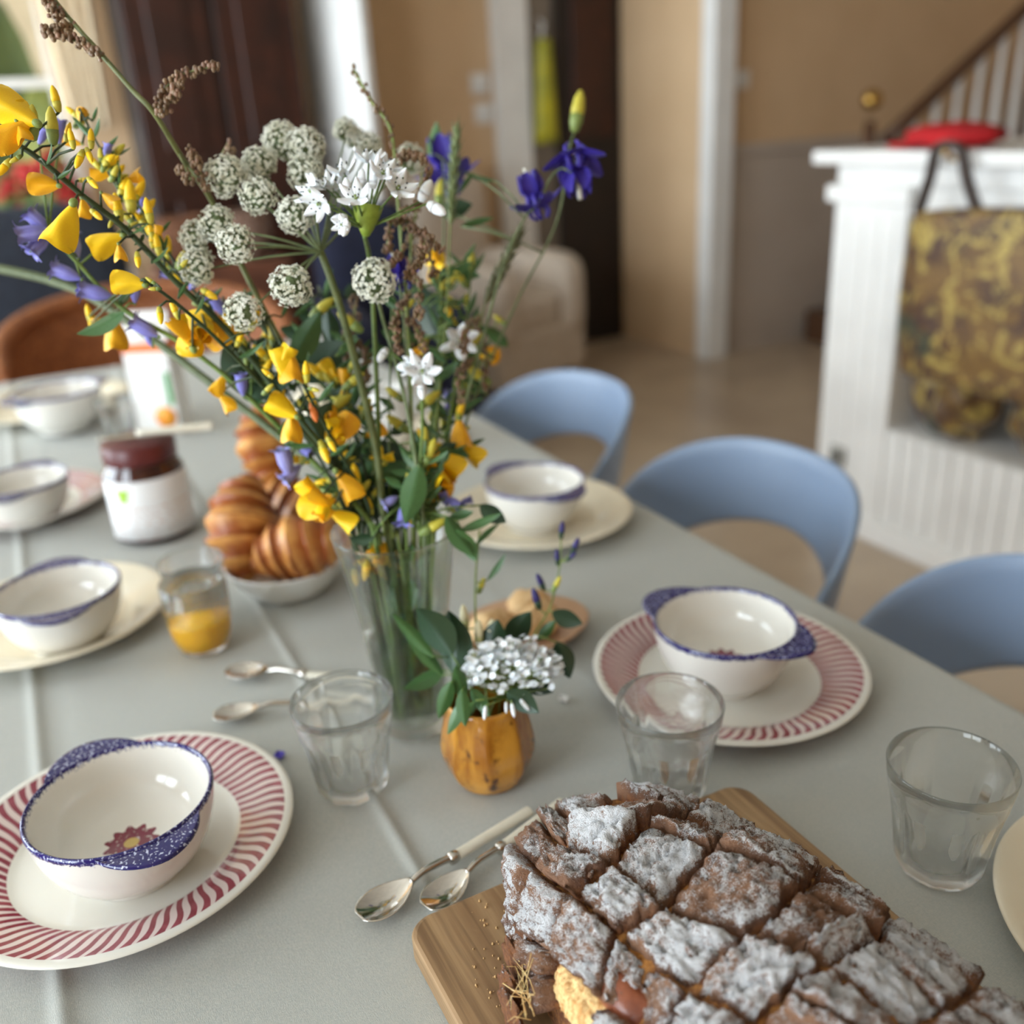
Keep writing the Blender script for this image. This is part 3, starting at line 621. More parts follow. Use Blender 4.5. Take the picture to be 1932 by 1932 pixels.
def croissant(c, rot, label, L=.115, R=.026, bend=1.5, seed=0):
    n, sg = 96, 28; vs = []; fs = []; band = []
    for i in range(n+1):
        t = i/n; a = (t-.5)*bend; rad = L/bend; p = Vector((rad*math.sin(a), rad*(math.cos(a)-1), 0)); tg = Vector((math.cos(a), -math.sin(a), 0)); nr = Vector((math.sin(a), math.cos(a), 0))
        k = abs(t-.5)*2; env = R*(1-k**1.9)**.75+.002
        ph = 0
        for s_ in range(sg):
            th = 2*math.pi*s_/sg; ph2 = (k*3.4+.12*math.cos(th)+.05*math.sin(2*th+seed)) % 1; st = 1.07-.24*ph2**.8
            r = env*st*(1+.05*noise.noise(Vector((t*6+seed, math.cos(th), math.sin(th)))))
            q = p+nr*(r*math.cos(th))+Vector((0,0,1))*(r*.85*math.sin(th)); vs.append(q); band.append(1-ph2 if ph2 > .14 else ph2*4)
    for i in range(n):
        for s_ in range(sg): s2 = (s_+1) % sg; fs.append((i*sg+s_, i*sg+s2, (i+1)*sg+s2, (i+1)*sg+s_))
    fs.append(tuple(range(sg-1,-1,-1))); fs.append(tuple(n*sg+i for i in range(sg)))
    o = MB().add(vs, fs).build('croissant', crm); at_ = o.data.attributes.new('band', 'FLOAT', 'POINT'); at_.data.foreach_set('value', band)
    o.location = c; o.rotation_euler = rot; return tag(o, label, 'croissant', 'croissants in the white dish')
def crm4(cols): return Matrix(cols).transposed().to_euler()
up = Vector((0,0,1))
def orient(ax, ay):
    ax = ax.normalized(); az = ax.cross(ay).normalized(); ay = az.cross(ax); return Matrix((ax, ay, az)).transposed().to_euler()
croissant(Q(572, 1052, .985)+Vector((0,.016,.005)), orient(RIGHT*.95+DOWN*-.25-FWD*.1, -DOWN*.9-FWD*.4), 'golden croissant in front, resting on the dish rim', .112, .034, 1.0, 1)
croissant(Q(455, 974, 1.03)+Vector((0,0,-.0105)), orient(DOWN*1.0+RIGHT*.05-FWD*.35, -RIGHT*.5-FWD*.9), 'browned croissant standing upright at the side toward the jam jar', .125, .040, .9, 5)
croissant(Q(500, 842, 1.14), orient(DOWN*1.0+RIGHT*.25-FWD*.1, -RIGHT*.6-FWD*.8), 'pale croissant leaning behind the upright one', .11, .034, 1.0, 9)
croissant(Q(566, 958, 1.115), orient(RIGHT*.9+DOWN*.5, -DOWN-FWD*.4), 'croissant at the back of the dish under the yellow flowers', .11, .034, 1.0, 13)
# ================================================================== small things far down the table
jug = thing('milk_jug', 'small white milk jug behind the bouquet', 'jug', at(735, 840)); jug.location.z += .0037
MB().lathe([(0,0),(.032,0),(.038,.01),(.042,.035),(.036,.06),(.030,.078),(.034,.09),(.0315,.09),(.0275,.078),(.034,.06),(.039,.035),(.034,.008),(0,.006)], 40).build('jug_body', glaze, jug)
MB().tube(spline([(.034,0,.078),(.06,0,.075),(.064,0,.045),(.041,0,.03)], 6), .005, 10).build('handle', glaze, jug)
sg_ = thing('sugar_pot', 'cream lidded sugar pot behind the bouquet', 'sugar pot', at(606, 806))
MB().lathe([(0,0),(.035,0),(.045,.02),(.044,.045),(.036,.058),(.0,.058)], 40).build('pot_body', pm_cream, sg_)
MB().lathe([(.037,.057),(.036,.062),(.02,.070),(.006,.073),(.006,.079),(.012,.085),(.010,.094),(0,.097)], 32).build('lid', pm_cream, sg_)
plate(at(731, 836), pc, 'cream plate under the milk jug behind the bouquet', .85)
td = thing('bread_basket', 'peach-tan oval dish of bread chunks behind the amber pot', 'dish', at(985, 1205))
peach = simple('peach_glaze', S(214,176,140), S(200,160,126), 20, rough=.3)
MB().lathe([(0,.003),(.05,.003),(.062,.008),(.070,.016),(.068,.018),(.055,.010),(0,.007)], 48, mat=Matrix.Diagonal((1,.75,1,1))).build('dish_body', peach, td)
for i, (x, y) in enumerate(((-.03,.0),(.012,-.012),(.02,.02))):
    mb = MB().ball((x,y,.022), (.024,.018,.016), 20, 14, fn=lambda a, b: 1+.2*noise.noise(Vector((math.cos(a)*2+i*5, math.sin(a)*2, b*2)))); mb.build('bread_chunk', simple('bread_crumb_%s' % 'abc'[i], S(232,200,150), S(205,160,108), 60, rough=.8), td)
# petals fallen on the cloth
petv = simple('violet_petal', S(86,72,190), S(66,52,160), 60, rough=.6); petw = simple('white_petal', S(240,240,238), None, 60, rough=.6, sss=.1)
for (px, py, m, lb) in ((528,1428,petv,'violet petal fallen on the tablecloth beside the red striped plate'),(1063,1322,petw,'white petal fallen on the tablecloth beside the amber pot')):
    tag(MB().grid(lambda u, v: ((u-.5)*.009*math.sin(v*3.0+.1), (v-.5)*.011, .0008+.002*(u-.5)**2*4), 7, 9).build('fallen_petal', m, loc=at(px, py), solid=.0004), lb, 'petal')
# ================================================================== bread board and brioche
bm = NT('walnut_board'); bm.p(rough=.5)
gn = bm.noise(1, 5, .6, vec=bm.scalev((38, 2.2, 38)), dist=.6); gf = bm.noise(1, 4, .6, vec=bm.scalev((260, 8, 260)))
cc = bm.mix(bm.smooth(gn, .35, .66), S(178,146,106), S(130,98,66)); cc = bm.mix(bm.math('MULTIPLY', bm.smooth(gf, .45, .7), .5), cc, S(96,70,46)); bm.base(cc); bm.bump(gf, .15, .0006)
bm = bm.m
BX0, BX1, BY0, BY1, BT = .121, .381, .02, .430, .018
mb = MB(); ring = []
R_ = .016
for cx, cy, a0 in ((BX1-R_,BY1-R_,0),(BX0+R_,BY1-R_,90),(BX0+R_,BY0+R_,180),(BX1-R_,BY0+R_,270)):
    for k in range(9): a = math.radians(a0+90*k/8); ring.append((cx+R_*math.cos(a), cy+R_*math.sin(a)))
n = len(ring); mx, my = (BX0+BX1)/2, (BY0+BY1)/2
lv = [(1,0,.002),(1,.002,0),(1,BT-.0025,0),(1,BT-.0008,.0008),(1,BT,.0025)]
vs = []
for _, z, ins in lv:
    for x, y in ring: vs.append((x-mx-ins*(1 if x > mx else -1), y-my-ins*(1 if y > my else -1), z))
fs = [(j*n+i, j*n+(i+1) % n, (j+1)*n+(i+1) % n, (j+1)*n+i) for j in range(len(lv)-1) for i in range(n)]+[tuple(range(n-1,-1,-1)), tuple((len(lv)-1)*n+i for i in range(n))]
board = tag(mb.add(vs, fs).build('cutting_board', bm, loc=(mx, my, TT-.0008), smooth=False), 'brown wooden cutting board with rounded corners under the brioche', 'cutting board')
BZ = TT-.0008+BT
# loaf surface: u along y (0 near .. 1 far), v across (0 right .. 1 left)
LX, LY0, LY1, LW, LH = .246, .045, .430, .084, .073
def prof(u):
    k = abs(u-.45)/(.45 if u < .45 else .55); return max(0, 1-k**2.9)**.46
def loaf(u, v, h=0):
    p = prof(u); a = math.pi*(.0+1.0*v); c = math.cos(a); s = math.sin(a)
    x = LX + .006*math.sin(u*5) + LW*p*math.copysign(abs(c)**.78, c); z = BZ + .004 + LH*(p**.75)*abs(s)**.72
    z += .006*noise.noise(Vector((u*7, v*5, 2)))*p; return Vector((x, LY0+(LY1-LY0)*u, z))
def loafn(u, v):
    e = .004; du = loaf(min(1,u+e), v)-loaf(max(0,u-e), v); dv = loaf(u, min(1,v+e))-loaf(u, max(0,v-e)); n = du.cross(dv)
    if n.length < 1e-9: return Vector((0,1 if u > .5 else -1,.2)).normalized()
    n.normalize(); c = loaf(u, v)-Vector((LX, loaf(u,v).y, BZ+.02)); return n if n.dot(c) > 0 else -n
br = thing('brioche_loaf', 'cracked golden brown brioche loaf dusted with icing sugar on the cutting board', 'bread', (LX, (LY0+LY1)/2, BZ))
BO = Vector(br.location)
crumb = NT('golden_crumb'); crumb.p(rough=.75, sss=.15)
cn = crumb.noise(140, 5, .65); crumb.base(crumb.mix(crumb.smooth(cn, .32, .66), S(190,128,60), S(96,54,28))); crumb.bump(crumb.noise(330, 5, .7), .8, .003); crumb = crumb.m
def crust_mat():
    m = NT('sugared_crust'); m.p(rough=.8)
    g = m.node('ShaderNodeNewGeometry'); nz = m.xyz(g.outputs['Normal'])[2]
    att = m.node('ShaderNodeAttribute'); att.attribute_name = 'rim'; rim = att.outputs['Fac']
    oi = m.node('ShaderNodeObjectInfo').outputs['Random']
    fine = m.noise(1700, 3, .75); med = m.noise(300, 4, .65); big = m.noise(55, 3, .5)
    crack = m.noise(120, 5, .75, dist=1.2)
    base = m.mix(m.smooth(big, .35, .65), S(158,114,84), S(120,82,60)); base = m.mix(m.smooth(rim, .25, .85), base, m.mix(m.smooth(med, .35, .65), S(176,108,52), S(116,62,30)))
    s = m.math('ADD', m.math('MULTIPLY', fine, 1.7), m.math('ADD', m.math('MULTIPLY', med, 1.2), m.math('MULTIPLY', big, 1.0)))   # mean ~1.62
    s = m.math('ADD', s, m.math('MULTIPLY', m.math('SUBTRACT', oi, .5), .42)); s = m.math('ADD', s, m.math('MULTIPLY', m.math('SUBTRACT', nz, .75), .55)); s = m.math('SUBTRACT', s, m.math('MULTIPLY', rim, .7))
    sug = m.smooth(s, 1.75, 2.08); m.base(m.mix(m.math('MULTIPLY', sug, .95), base, S(243,243,244)))
    h = m.math('ADD', m.math('MULTIPLY', fine, .5), m.math('ADD', med, m.math('MULTIPLY', crack, 1.4))); m.bump(h, 1.0, .0034); return m.m
crust = crust_mat()
shiny = simple('shiny_brown_crust', S(140,78,50), S(104,50,34), 60, rough=.28, bump=(500,.3,.001))
mb = MB().grid(lambda u, v: loaf(.001+.998*v, u)-BO, 60, 70); bi = mb.build('crumb_body', crumb, br)
nb = len(mb.v)
# the cut pattern: two families of slanting cuts leave diamond shaped crust pieces
ARC = .265; LEN = LY1-LY0
def uv_of(s, y): return (y/LEN, s/ARC)
th = math.radians(74); e1 = Vector((math.cos(th), math.sin(th), 0)); e2 = Vector((-math.sin(th)*.95, math.cos(th), 0))
d1, d2 = .041, .034
rj = random.Random(21)
jit = {}
def node(i, j):
    if (i, j) not in jit: jit[i, j] = (rj.gauss(0,.0046), rj.gauss(0,.0046))
    p = e1*(i*d1)+e2*(j*d2)+Vector((.01,.0,0)); return Vector((p.x+jit[i,j][0], p.y+jit[i,j][1], 0))
def crust_piece(quad, seed, thick, tilt, lift, nm='crust_piece', G=22):
    vs = []; fs = []; rim = []
    c = sum(quad, Vector())/4
    shrink = .985
    for j in range(G):
        for i in range(G):
            u, v = i/(G-1), j/(G-1); uu = u*2-1; vv = v*2-1
            p = quad[0]*(1-u)*(1-v)+quad[1]*u*(1-v)+quad[2]*u*v+quad[3]*(1-u)*v
            p = c+(p-c)*shrink
            eg = max(abs(uu), abs(vv)); w = Vector((noise.noise(Vector((p.x*210, p.y*210, seed))), noise.noise(Vector((p.x*210, p.y*210, seed+40))), 0))*.0026*eg; p = p+w
            U, V = uv_of(p.x, p.y); U = min(.995, max(.004, U)); V = min(.995, max(.005, V))
            S_ = loaf(U, V); N = loafn(U, V)
            h = thick*(1-.25*max(0,eg-.6)/.4) + tilt[0]*uu+tilt[1]*vv+lift
            if eg > .995: h = -.004
            elif eg > .90: h -= .0012
            h += .0013*noise.noise(Vector((p.x*900, p.y*900, seed)))+.0016*noise.noise(Vector((p.x*520, p.y*230, seed+9)))+.0022*noise.noise(Vector((p.x*120, p.y*120, seed*2.1)))+.0014*noise.noise(Vector((p.x*330, p.y*330, seed)))
            rr = noise.noise(Vector((p.x*60, p.y*160, seed*1.3))); h -= .0042*max(0, 1-abs(rr)*11)
            vs.append(S_+N*h-BO); rim.append(1 if eg > .995 else (.25 if eg > .90 else 0))
    for j in range(G-1):
        for i in range(G-1): fs.append((j*G+i, j*G+i+1, (j+1)*G+i+1, (j+1)*G+i))
    o = MB().add(vs, fs).build(nm, crust, br); a = o.data.attributes.new('rim', 'FLOAT', 'POINT'); a.data.foreach_set('value', rim); return o
cnt = 0
for i in range(-14, 16):
    for j in range(-14, 22):
        q = [node(i,j), node(i+1,j), node(i+1,j+1), node(i,j+1)]; c = sum(q, Vector())/4
        if not (.004 < c.x < ARC-.004 and .012 < c.y < LEN-.006): continue
        U, V = uv_of(c.x, c.y)
        if V > .80 and .55 < U < .80 and False: continue
        w0 = loaf(U, V)
        if (V > .80 and .57 < U < .735) or (V > .745 and .575 < U < .68): continue       # the torn patch
        cnt += 1
        sub = rj.random()
        th_ = .0075+rj.random()*.005; tl = (rj.gauss(0,.0034), rj.gauss(0,.0034))
        if sub < .42:                                                          # a piece broken in two
            if rj.random() < .5:
                k = rj.uniform(.35,.65); m0 = q[0].lerp(q[1],k); m1 = q[3].lerp(q[2],k); qs = [[q[0],m0,m1,q[3]],[m0,q[1],q[2],m1]]
            else:
                k = rj.uniform(.35,.65); m0 = q[0].lerp(q[3],k); m1 = q[1].lerp(q[2],k); qs = [[q[0],q[1],m1,m0],[m0,m1,q[2],q[3]]]
            for n_, qq in enumerate(qs): crust_piece(qq, cnt*3.7+n_, th_-.002*n_, (rj.gauss(0,.0026), rj.gauss(0,.0026)), rj.gauss(0,.002), G=18)
        else: crust_piece(q, cnt*3.7, th_, tl, rj.gauss(0,.0014))
# torn side: pale fluffy crumb, strands, shiny crust rolls and flakes
pale = NT('pale_torn_crumb'); pale.p(rough=.8, sss=.2); pn = pale.noise(1, 5, .7, vec=pale.scalev((260,260,60))); pale.base(pale.mix(pale.smooth(pn, .35, .65), S(232,200,140), S(188,136,76))); pale.bump(pn, .7, .002); pale = pale.m
def bump_ball(name, c, r, mat, seed, k=.18, rot=None):
    mb = MB().ball((0,0,0), r, 36, 24, fn=lambda a, b: 1+k*noise.noise(Vector((2.5*math.cos(a)*math.cos(b)+seed, 2.5*math.sin(a)*math.cos(b), 3*math.sin(b))))+.05*noise.noise(Vector((9*math.cos(a)*math.cos(b)+seed, 9*math.sin(a)*math.cos(b), 9*math.sin(b)))))
    o = mb.build(name, mat, br, loc=Vector(c)-BO)
    if rot: o.rotation_euler = rot
    if mat == crust: a_ = o.data.attributes.new('rim', 'FLOAT', 'POINT'); a_.data.foreach_set('value', [.6]*len(o.data.vertices))
    return o
def patch(name, U0, U1, V0, V1, fn, mat, nu=44, nv=44):
    def f(u, v):
        e = (math.sin(math.pi*u)*math.sin(math.pi*v))**.5 if 0 < u < 1 and 0 < v < 1 else 0; U, V = U0+(U1-U0)*u, V0+(V1-V0)*v; return loaf(U, V)+loafn(U, V)*(-.003+(fn(u, v)+.003)*e)-BO
    return MB().grid(f, nu, nv).build(name, mat, br)
fib = lambda u, v: .0065+.0030*noise.noise(Vector((u*26, v*5, 3)))+.0016*noise.noise(Vector((u*60, v*14, 8)))+.002*noise.noise(Vector((u*4, v*4, 1)))
patch('torn_crumb', .585, .725, .815, .945, fib, pale)
patch('crust_roll', .560, .700, .715, .835, lambda u, v: .0035+.002*abs(math.sin(u*2*math.pi))**.6, shiny)
rc2 = random.Random(77)
for i in range(46):                                             # little broken chips lodged between the crust pieces
    U, V = rc2.uniform(.25,.97), rc2.uniform(.08,.92); p = loaf(U, V); N = loafn(U, V); s_ = rc2.uniform(.002,.0042); sd = i*1.7
    mb = MB().ball((0,0,0), (s_, s_*rc2.uniform(.5,.9), s_*rc2.uniform(.25,.5)), 14, 9, fn=lambda a, b: 1+.45*noise.noise(Vector((1.8*math.cos(a)*math.cos(b)+sd, 1.8*math.sin(a)*math.cos(b), 1.8*math.sin(b)))))
    o = mb.build('crust_chip', crust, br); o.location = p+N*rc2.uniform(.004,.009)-BO; o.rotation_euler = (rc2.gauss(0,.5)+N.y*-.8, rc2.gauss(0,.5)+N.x*.8, rc2.uniform(0,6.28))
    at_ = o.data.attributes.new('rim', 'FLOAT', 'POINT'); at_.data.foreach_set('value', [rc2.uniform(.0,.35)]*len(o.data.vertices))
mb = MB(); rs = random.Random(5)
for i in range(18):
    a = P(rs.uniform(985,1010), rs.uniform(1790,1925), rs.uniform(.795,.825)); b = P(rs.uniform(955,985), rs.uniform(1800,1930), rs.uniform(.785,.81)); m_ = (a+b)/2+Vector((rs.gauss(0,.003),rs.gauss(0,.003),.003))
    mb.tube([a-BO, m_-BO, b-BO], [.0003,.00025,.00012], 5)
tag(mb.build('crumb_strands', pale, br), kind='stuff')
for i, (px, py, z, r, sd) in enumerate(((972,1815,.790,(.003,.014,.013),3),(962,1870,.786,(.003,.012,.013),6),(972,1690,.792,(.0035,.012,.013),9),(966,1915,.785,(.003,.013,.012),12),(990,1772,.80,(.003,.010,.012),17))):
    bump_ball('crust_flake', P(px, py, z), r, crust, sd, .35)
# far flakes at the right side
for i, (px, py, z) in enumerate(((1335,1568,.792),(1440,1650,.79),(1530,1705,.79),(1600,1745,.79),(1655,1775,.787))):
    bump_ball('crust_flake', P(px, py, z), (.007,.016,.008), crust, 30+i*3, .35, rot=(0,.2,-.1))
# crumbs and spilt sugar on the board
mb = MB(); rs = random.Random(3)
for i in range(70):
    p = P(rs.uniform(890,985), rs.uniform(1700,1900), BZ); r = rs.choice((.0003,.0004,.0006,.0009)); mb.ball((p.x,p.y,BZ+r*.6), r, 6, 4)
tag(tag(mb.build('bread_crumbs', simple('crumb_bits', S(205,165,110), None, 200)), 'scattered brown crumbs on the board beside the loaf', 'crumbs'), kind='stuff')
mb = MB()
for i in range(520):
    k = rs.choice(((1560,1705),(1625,1750),(1535,1690),(1640,1730))); p = P(k[0]+rs.gauss(0,24), k[1]+rs.gauss(0,13), BZ)
    if p.x > BX1-.004: continue
    r = rs.choice((.0002,.0003,.0004,.0006)); mb.ball((p.x,p.y,BZ+r*.5), (r*1.3,r*1.3,r*.7), 6, 4)
tag(tag(mb.build('spilt_sugar', simple('icing_sugar', S(235,232,228), None, 200, rough=.9)), 'icing sugar spilt on the board along the far side of the loaf', 'sugar'), kind='stuff')
# ================================================================== glass vase with water
VC = Vector((.214, .643, TT)); VH = .182
vg = glass_mat('vase_glass', (.95,.97,.95,1), .5, 1.45)
vase = thing('glass_vase', 'tall clear flared glass vase full of wild flower stems', 'vase', VC)
vo = [(0,0),(.0235,0),(.026,.003),(.0272,.012),(.0298,.045),(.0345,.09),(.0415,.14),(.0482,.176),(.0490,.1805),(.0482,.182),(.0472,.1805)]
vi = [(.0460,.172),(.0392,.14),(.0322,.09),(.0275,.045),(.0250,.016),(.021,.011),(0,.010)]
fl = lambda a, t, z: 1+.012*math.cos(10*a)*min(1, z/.03)*max(0, 1-max(0,z-.13)/.04)
MB().lathe([(p.x if p.x > 0 else 0, p.z) for p in spline([(r,0,z) for r, z in vo+vi], 3)], 80, rf=fl).build('vase_body', vg, vase)
wt = glass_mat('vase_water', (.86,.90,.72,1), .45, 1.33)
MB().lathe([(0,.0102),(.0209,.0112),(.0247,.016),(.0271,.045),(.0300,.082),(.0302,.085),(0,.085)], 64).build('water', wt, vase)
# ================================================================== plant materials
def plant(name, c, c2, **kw):
    kw.setdefault('rough', .5); kw.setdefault('scale', 90); sc = kw.pop('scale'); return simple(name, c, c2, sc, **kw)
g_dark = plant('dark_stem_green', S(52,70,34), S(36,52,24)); g_mid = plant('stem_green', S(112,136,62), S(84,110,48)); g_lite = plant('light_stem_green', S(140,156,84), S(112,132,64))
g_leaf = plant('leaf_green', S(74,112,58), S(52,86,44), rough=.4); g_leafd = plant('dark_leaf_green', S(44,72,44), S(30,54,34), rough=.4); g_grey = plant('grey_green', S(128,142,100), S(98,114,76))
yel = plant('broom_yellow', S(252,212,14), S(248,194,8), sss=.12); yel2 = plant('broom_amber', S(246,186,10), S(236,164,6), sss=.12); ybud = plant('bud_yellow_green', S(214,196,60), S(176,172,66))
bluem = plant('bluebell_blue', S(142,140,214), S(112,110,192), sss=.1); purp = plant('columbine_purple', S(70,54,168), S(50,36,136), sss=.05)
whitep = plant('white_flower', S(244,246,248), S(232,236,238), sss=.12); floret = plant('floret_white', S(246,246,236), S(228,228,208)); anther = plant('anther_dark', S(58,62,52), S(40,44,36))
seedb = plant('seed_brown', S(142,116,86), S(104,80,58)); seedr = plant('seed_russet', S(158,124,100), S(120,88,70)); seedg = plant('seed_green', S(146,144,96), S(116,114,70)); orangef = plant('orange_floret', S(232,130,50), S(214,108,36))
# ------------------------------------------------------------------ flower meshes, base at origin, pointing +Z, one unit long
def petal_f(L, wd, cup, curl, z0=0, base=.12):
    def f(u, v):
        s = u*2-1; wv = wd*(base+(1-base)*math.sin(min(1,v**.8)*math.pi*.94+.05)); return (s*wv, -cup*(1-s*s)*math.sin(v*math.pi)*-1*0+cup*s*s*wv+curl*v*v, z0+v*L)
    return f
def bonnet_mesh(mats, seed=0):
    mb = MB()
    def hood(u, v, W=.46, fold=.66, L=1.0, off=0):
        s = u*2-1; v2 = v**.9; wd = W*(.12+.88*math.sin(min(1, v2*.90)*math.pi*.68)**1.05)
        end = 1-.10*abs(s)**3*(v > .8)-.05*(1-abs(s))*(v > .9); y = fold*abs(s)**1.35*wd*1.2-off; x = s*wd*(1-.35*abs(s)*fold)
        return (x, y+.03*math.sin(v*9+s*5+seed)*v, v*L*end)
    mb.grid(lambda u, v: hood(u, v), 15, 16, 0)
    mb.grid(lambda u, v: hood(u, v, .24, .5, .93, -.06), 11, 12, 1)
    mb.ball((0,0,.02), (.085,.085,.10), 10, 7, 2); return mb.mesh('flower', mats)
def open_mesh(mats, seed=0):
    mb = MB()
    def hood(u, v, W, fold, L):
        s = u*2-1; wd = W*(.12+.88*math.sin(min(1, v**.9*.92)*math.pi*.72)); return (s*wd*(1-.3*abs(s)*fold), fold*abs(s)**1.4*wd*1.1+.03*math.sin(v*8+s*4+seed)*v, v*L*(1-.12*abs(s)**3*(v > .8)))
    for rx, rz, W, fo, L, mi in ((-.55,0,.46,.45,.9,0),(.55,math.pi*0,.26,.9,.85,1),(.25,1.2,.22,.6,.8,0),(.25,-1.2,.22,.6,.8,0)):
        mb.grid(lambda u, v: hood(u, v, W, fo, L), 11, 12, mi, Matrix.Rotation(rz,4,'Z') @ Matrix.Rotation(rx,4,'X'))
    mb.ball((0,0,0), (.08,.08,.11), 10, 7, 2); return mb.mesh('flower', mats)
def bud_mesh(mats):
    mb = MB(); mb.lathe([(0,0),(.10,.05),(.155,.25),(.16,.42)], 10, 1); mb.lathe([(.158,.40),(.165,.55),(.13,.80),(.05,.97),(0,1)], 10, 0); return mb.mesh('bud', mats)
def bell_mesh(mats):
    mb = MB()
    for k in range(6):
        M_ = Matrix.Rotation(k*math.pi/3,4,'Z')
        def f(u, v):
            s = u*2-1; r = .04+.17*math.sin(min(1,v*2)*math.pi/2)+.22*max(0,v-.72)/.28*max(0,v-.72)*3.2; wd = (.03+.125*math.sin(v*math.pi*.92)**.8); z = v*.95-.10*max(0,v-.86)/.14
            return (s*wd, r-.05*s*s, z)
        mb.grid(f, 7, 14, 0, M_)
    mb.ball((0,0,-.02), (.06,.06,.06), 8, 6, 1); mb.tube([(0,0,.3),(.03,0,.85)], .018, 6, 1); return mb.mesh('bell', mats)
def columbine_mesh(mats):
    mb = MB()
    for k in range(5):
        M_ = Matrix.Rotation(k*2*math.pi/5,4,'Z'); mb.grid(petal_f(.62,.22,.3,.12,.3), 9, 10, 0, M_ @ Matrix.Translation((0,.03,.0)) @ Matrix.Rotation(-.95,4,'X') @ Matrix.Translation((0,0,-.28)))
        M2 = Matrix.Rotation((k+.5)*2*math.pi/5,4,'Z'); mb.grid(petal_f(.55,.19,.5,-.02,.28), 9, 9, 0, M2 @ Matrix.Rotation(-.25,4,'X'))
        mb.tube([M2 @ Vector((0,.12,.35)), M2 @ Vector((0,.2,.1)), M2 @ Vector((0,.22,-.1)), M2 @ Vector((0,.13,-.2))], [.07,.05,.035,.03], 8, 0)
    mb.tube([(0,0,.1),(0,0,.9)], .05, 8, 1); return mb.mesh('columbine_flower', mats)
def leaf_mesh(mat, wd=.16):
    def f(u, v):
        s = u*2-1; w_ = wd*math.sin(v**.85*math.pi)**.9+.008; return (s*w_, .10*abs(s)*w_*3+.10*math.sin(v*2.2), v)
    return MB().grid(f, 9, 16).mesh('leaf', mat)
def apetal_mesh(mat):
    def f(u, v):
        s = u*2-1; w_ = .27*math.sin((.06+v*.90)**.85*math.pi)**.75; return (s*w_, .16*s*s-.30*v*v*.6+.02, v)
    return MB().grid(f, 9, 11).mesh('petal', mat)
B1, B2 = bonnet_mesh([yel, yel2, g_lite]), bonnet_mesh([yel2, yel, g_lite], 2); O1, O2 = open_mesh([yel, yel2, g_lite]), open_mesh([yel2, yel, g_lite], 3)
BUD = bud_mesh([yel, ybud]); BUDG = bud_mesh([ybud, g_lite]); BUDW = bud_mesh([whitep, whitep]); BELL = bell_mesh([bluem, g_mid]); BELLP = bell_mesh([plant('pale_bluebell', S(170,168,224), S(130,130,196)), g_mid])
COLM = columbine_mesh([purp, plant('columbine_pale', S(214,212,200), None)]); LEAF, LEAFD, LEAFN = leaf_mesh(g_leaf, .2), leaf_mesh(g_leafd, .28), leaf_mesh(g_leaf, .10); APET = apetal_mesh(whitep); OF = bud_mesh([orangef, orangef])
MESH = dict(B=B1, C=B2, O=O1, P=O2, b=BUD, g=BUDG, w=BUDW, l=BELL, m=BELLP, K=COLM, L=LEAF, D=LEAFD, N=LEAFN, o=OF)
NAME = dict(B='flower', C='flower', O='flower', P='flower', b='bud', g='bud', w='bud', l='bell', m='bell', K='flower', L='leaf', D='leaf', N='leaf', o='flower')
rf_ = random.Random(11)
UMB_A = [(428,333,.655,38),(489,311,.675,32),(488,371,.645,34),(531,267,.69,35),(577,277,.68,35),(577,329,.665,33),(557,407,.64,34),(409,422,.65,33),(445,461,.625,35),(370,447,.66,31),(373,503,.65,34),(549,539,.62,38),(460,588,.625,35),(652,247,.72,23),(672,262,.722,20),(696,276,.72,25),(774,300,.73,28)]
UMB_B = [(707,529,.64,40)]
STARS_A = [(588,362,.618,-.7,-.3,.6,36),(603,384,.612,-.4,.5,.8,36),(612,352,.622,-.3,-.6,.6,32),(650,326,.618,-.2,-.7,.45,36),(672,374,.604,-.15,-.5,1.2,38),(696,303,.622,.1,-.9,.4,36),(722,328,.612,.4,-.5,.8,36),(750,356,.612,.6,-.4,1.0,40),(628,356,.626,-.1,-.8,.5,32),(735,318,.635,.6,-.7,.3,32),(645,424,.606,-.3,.3,1.2,22)]
def basis(ax, roll):
    ax = ax.normalized(); t = FWD.cross(ax)
    if t.length < 1e-4: t = RIGHT.copy()
    t.normalize(); b = ax.cross(t); return (Matrix((t, b, ax)).transposed().to_4x4()) @ Matrix.Rotation(roll,4,'Z')
def put(mesh, name, th, pos, ax, size, roll=0, wide=1):
    o = bpy.data.objects.new(name, mesh); COL.objects.link(o); o.parent = th
    o.matrix_local = Matrix.Translation(pos-Vector(th.location)) @ basis(ax, roll) @ Matrix.Diagonal((size*wide,size*wide,size,1)); return o
# room already taken in the bouquet, so that stems, leaves and flowers pass beside one another
OCC = {}
def _cell(p): return (int(math.floor(p.x/.012)), int(math.floor(p.y/.012)), int(math.floor(p.z/.012)))
def occupy(p, r, owner): OCC.setdefault(_cell(p), []).append((p.copy(), r, owner))
def hits(p, r, owner):
    c = _cell(p); n = 0; k = int((r+.02)/.012)+1
    for i in range(-k, k+1):
        for j in range(-k, k+1):
            for l in range(-k, k+1):
                for q, rr, ow in OCC.get((c[0]+i, c[1]+j, c[2]+l), ()):
                    if ow != owner:
                        g = r+rr-(q-p).length
                        if g > 0: n += min(1, g/.002)
    return n
VSLOT = [(.0335*math.sqrt((k+.5)/80), k*2.39996) for k in range(80)]       # one place in the vase mouth for each stem
VSLOT = [Vector((r*math.cos(a), r*math.sin(a), 0)) for r, a in VSLOT]
OWN = [0]
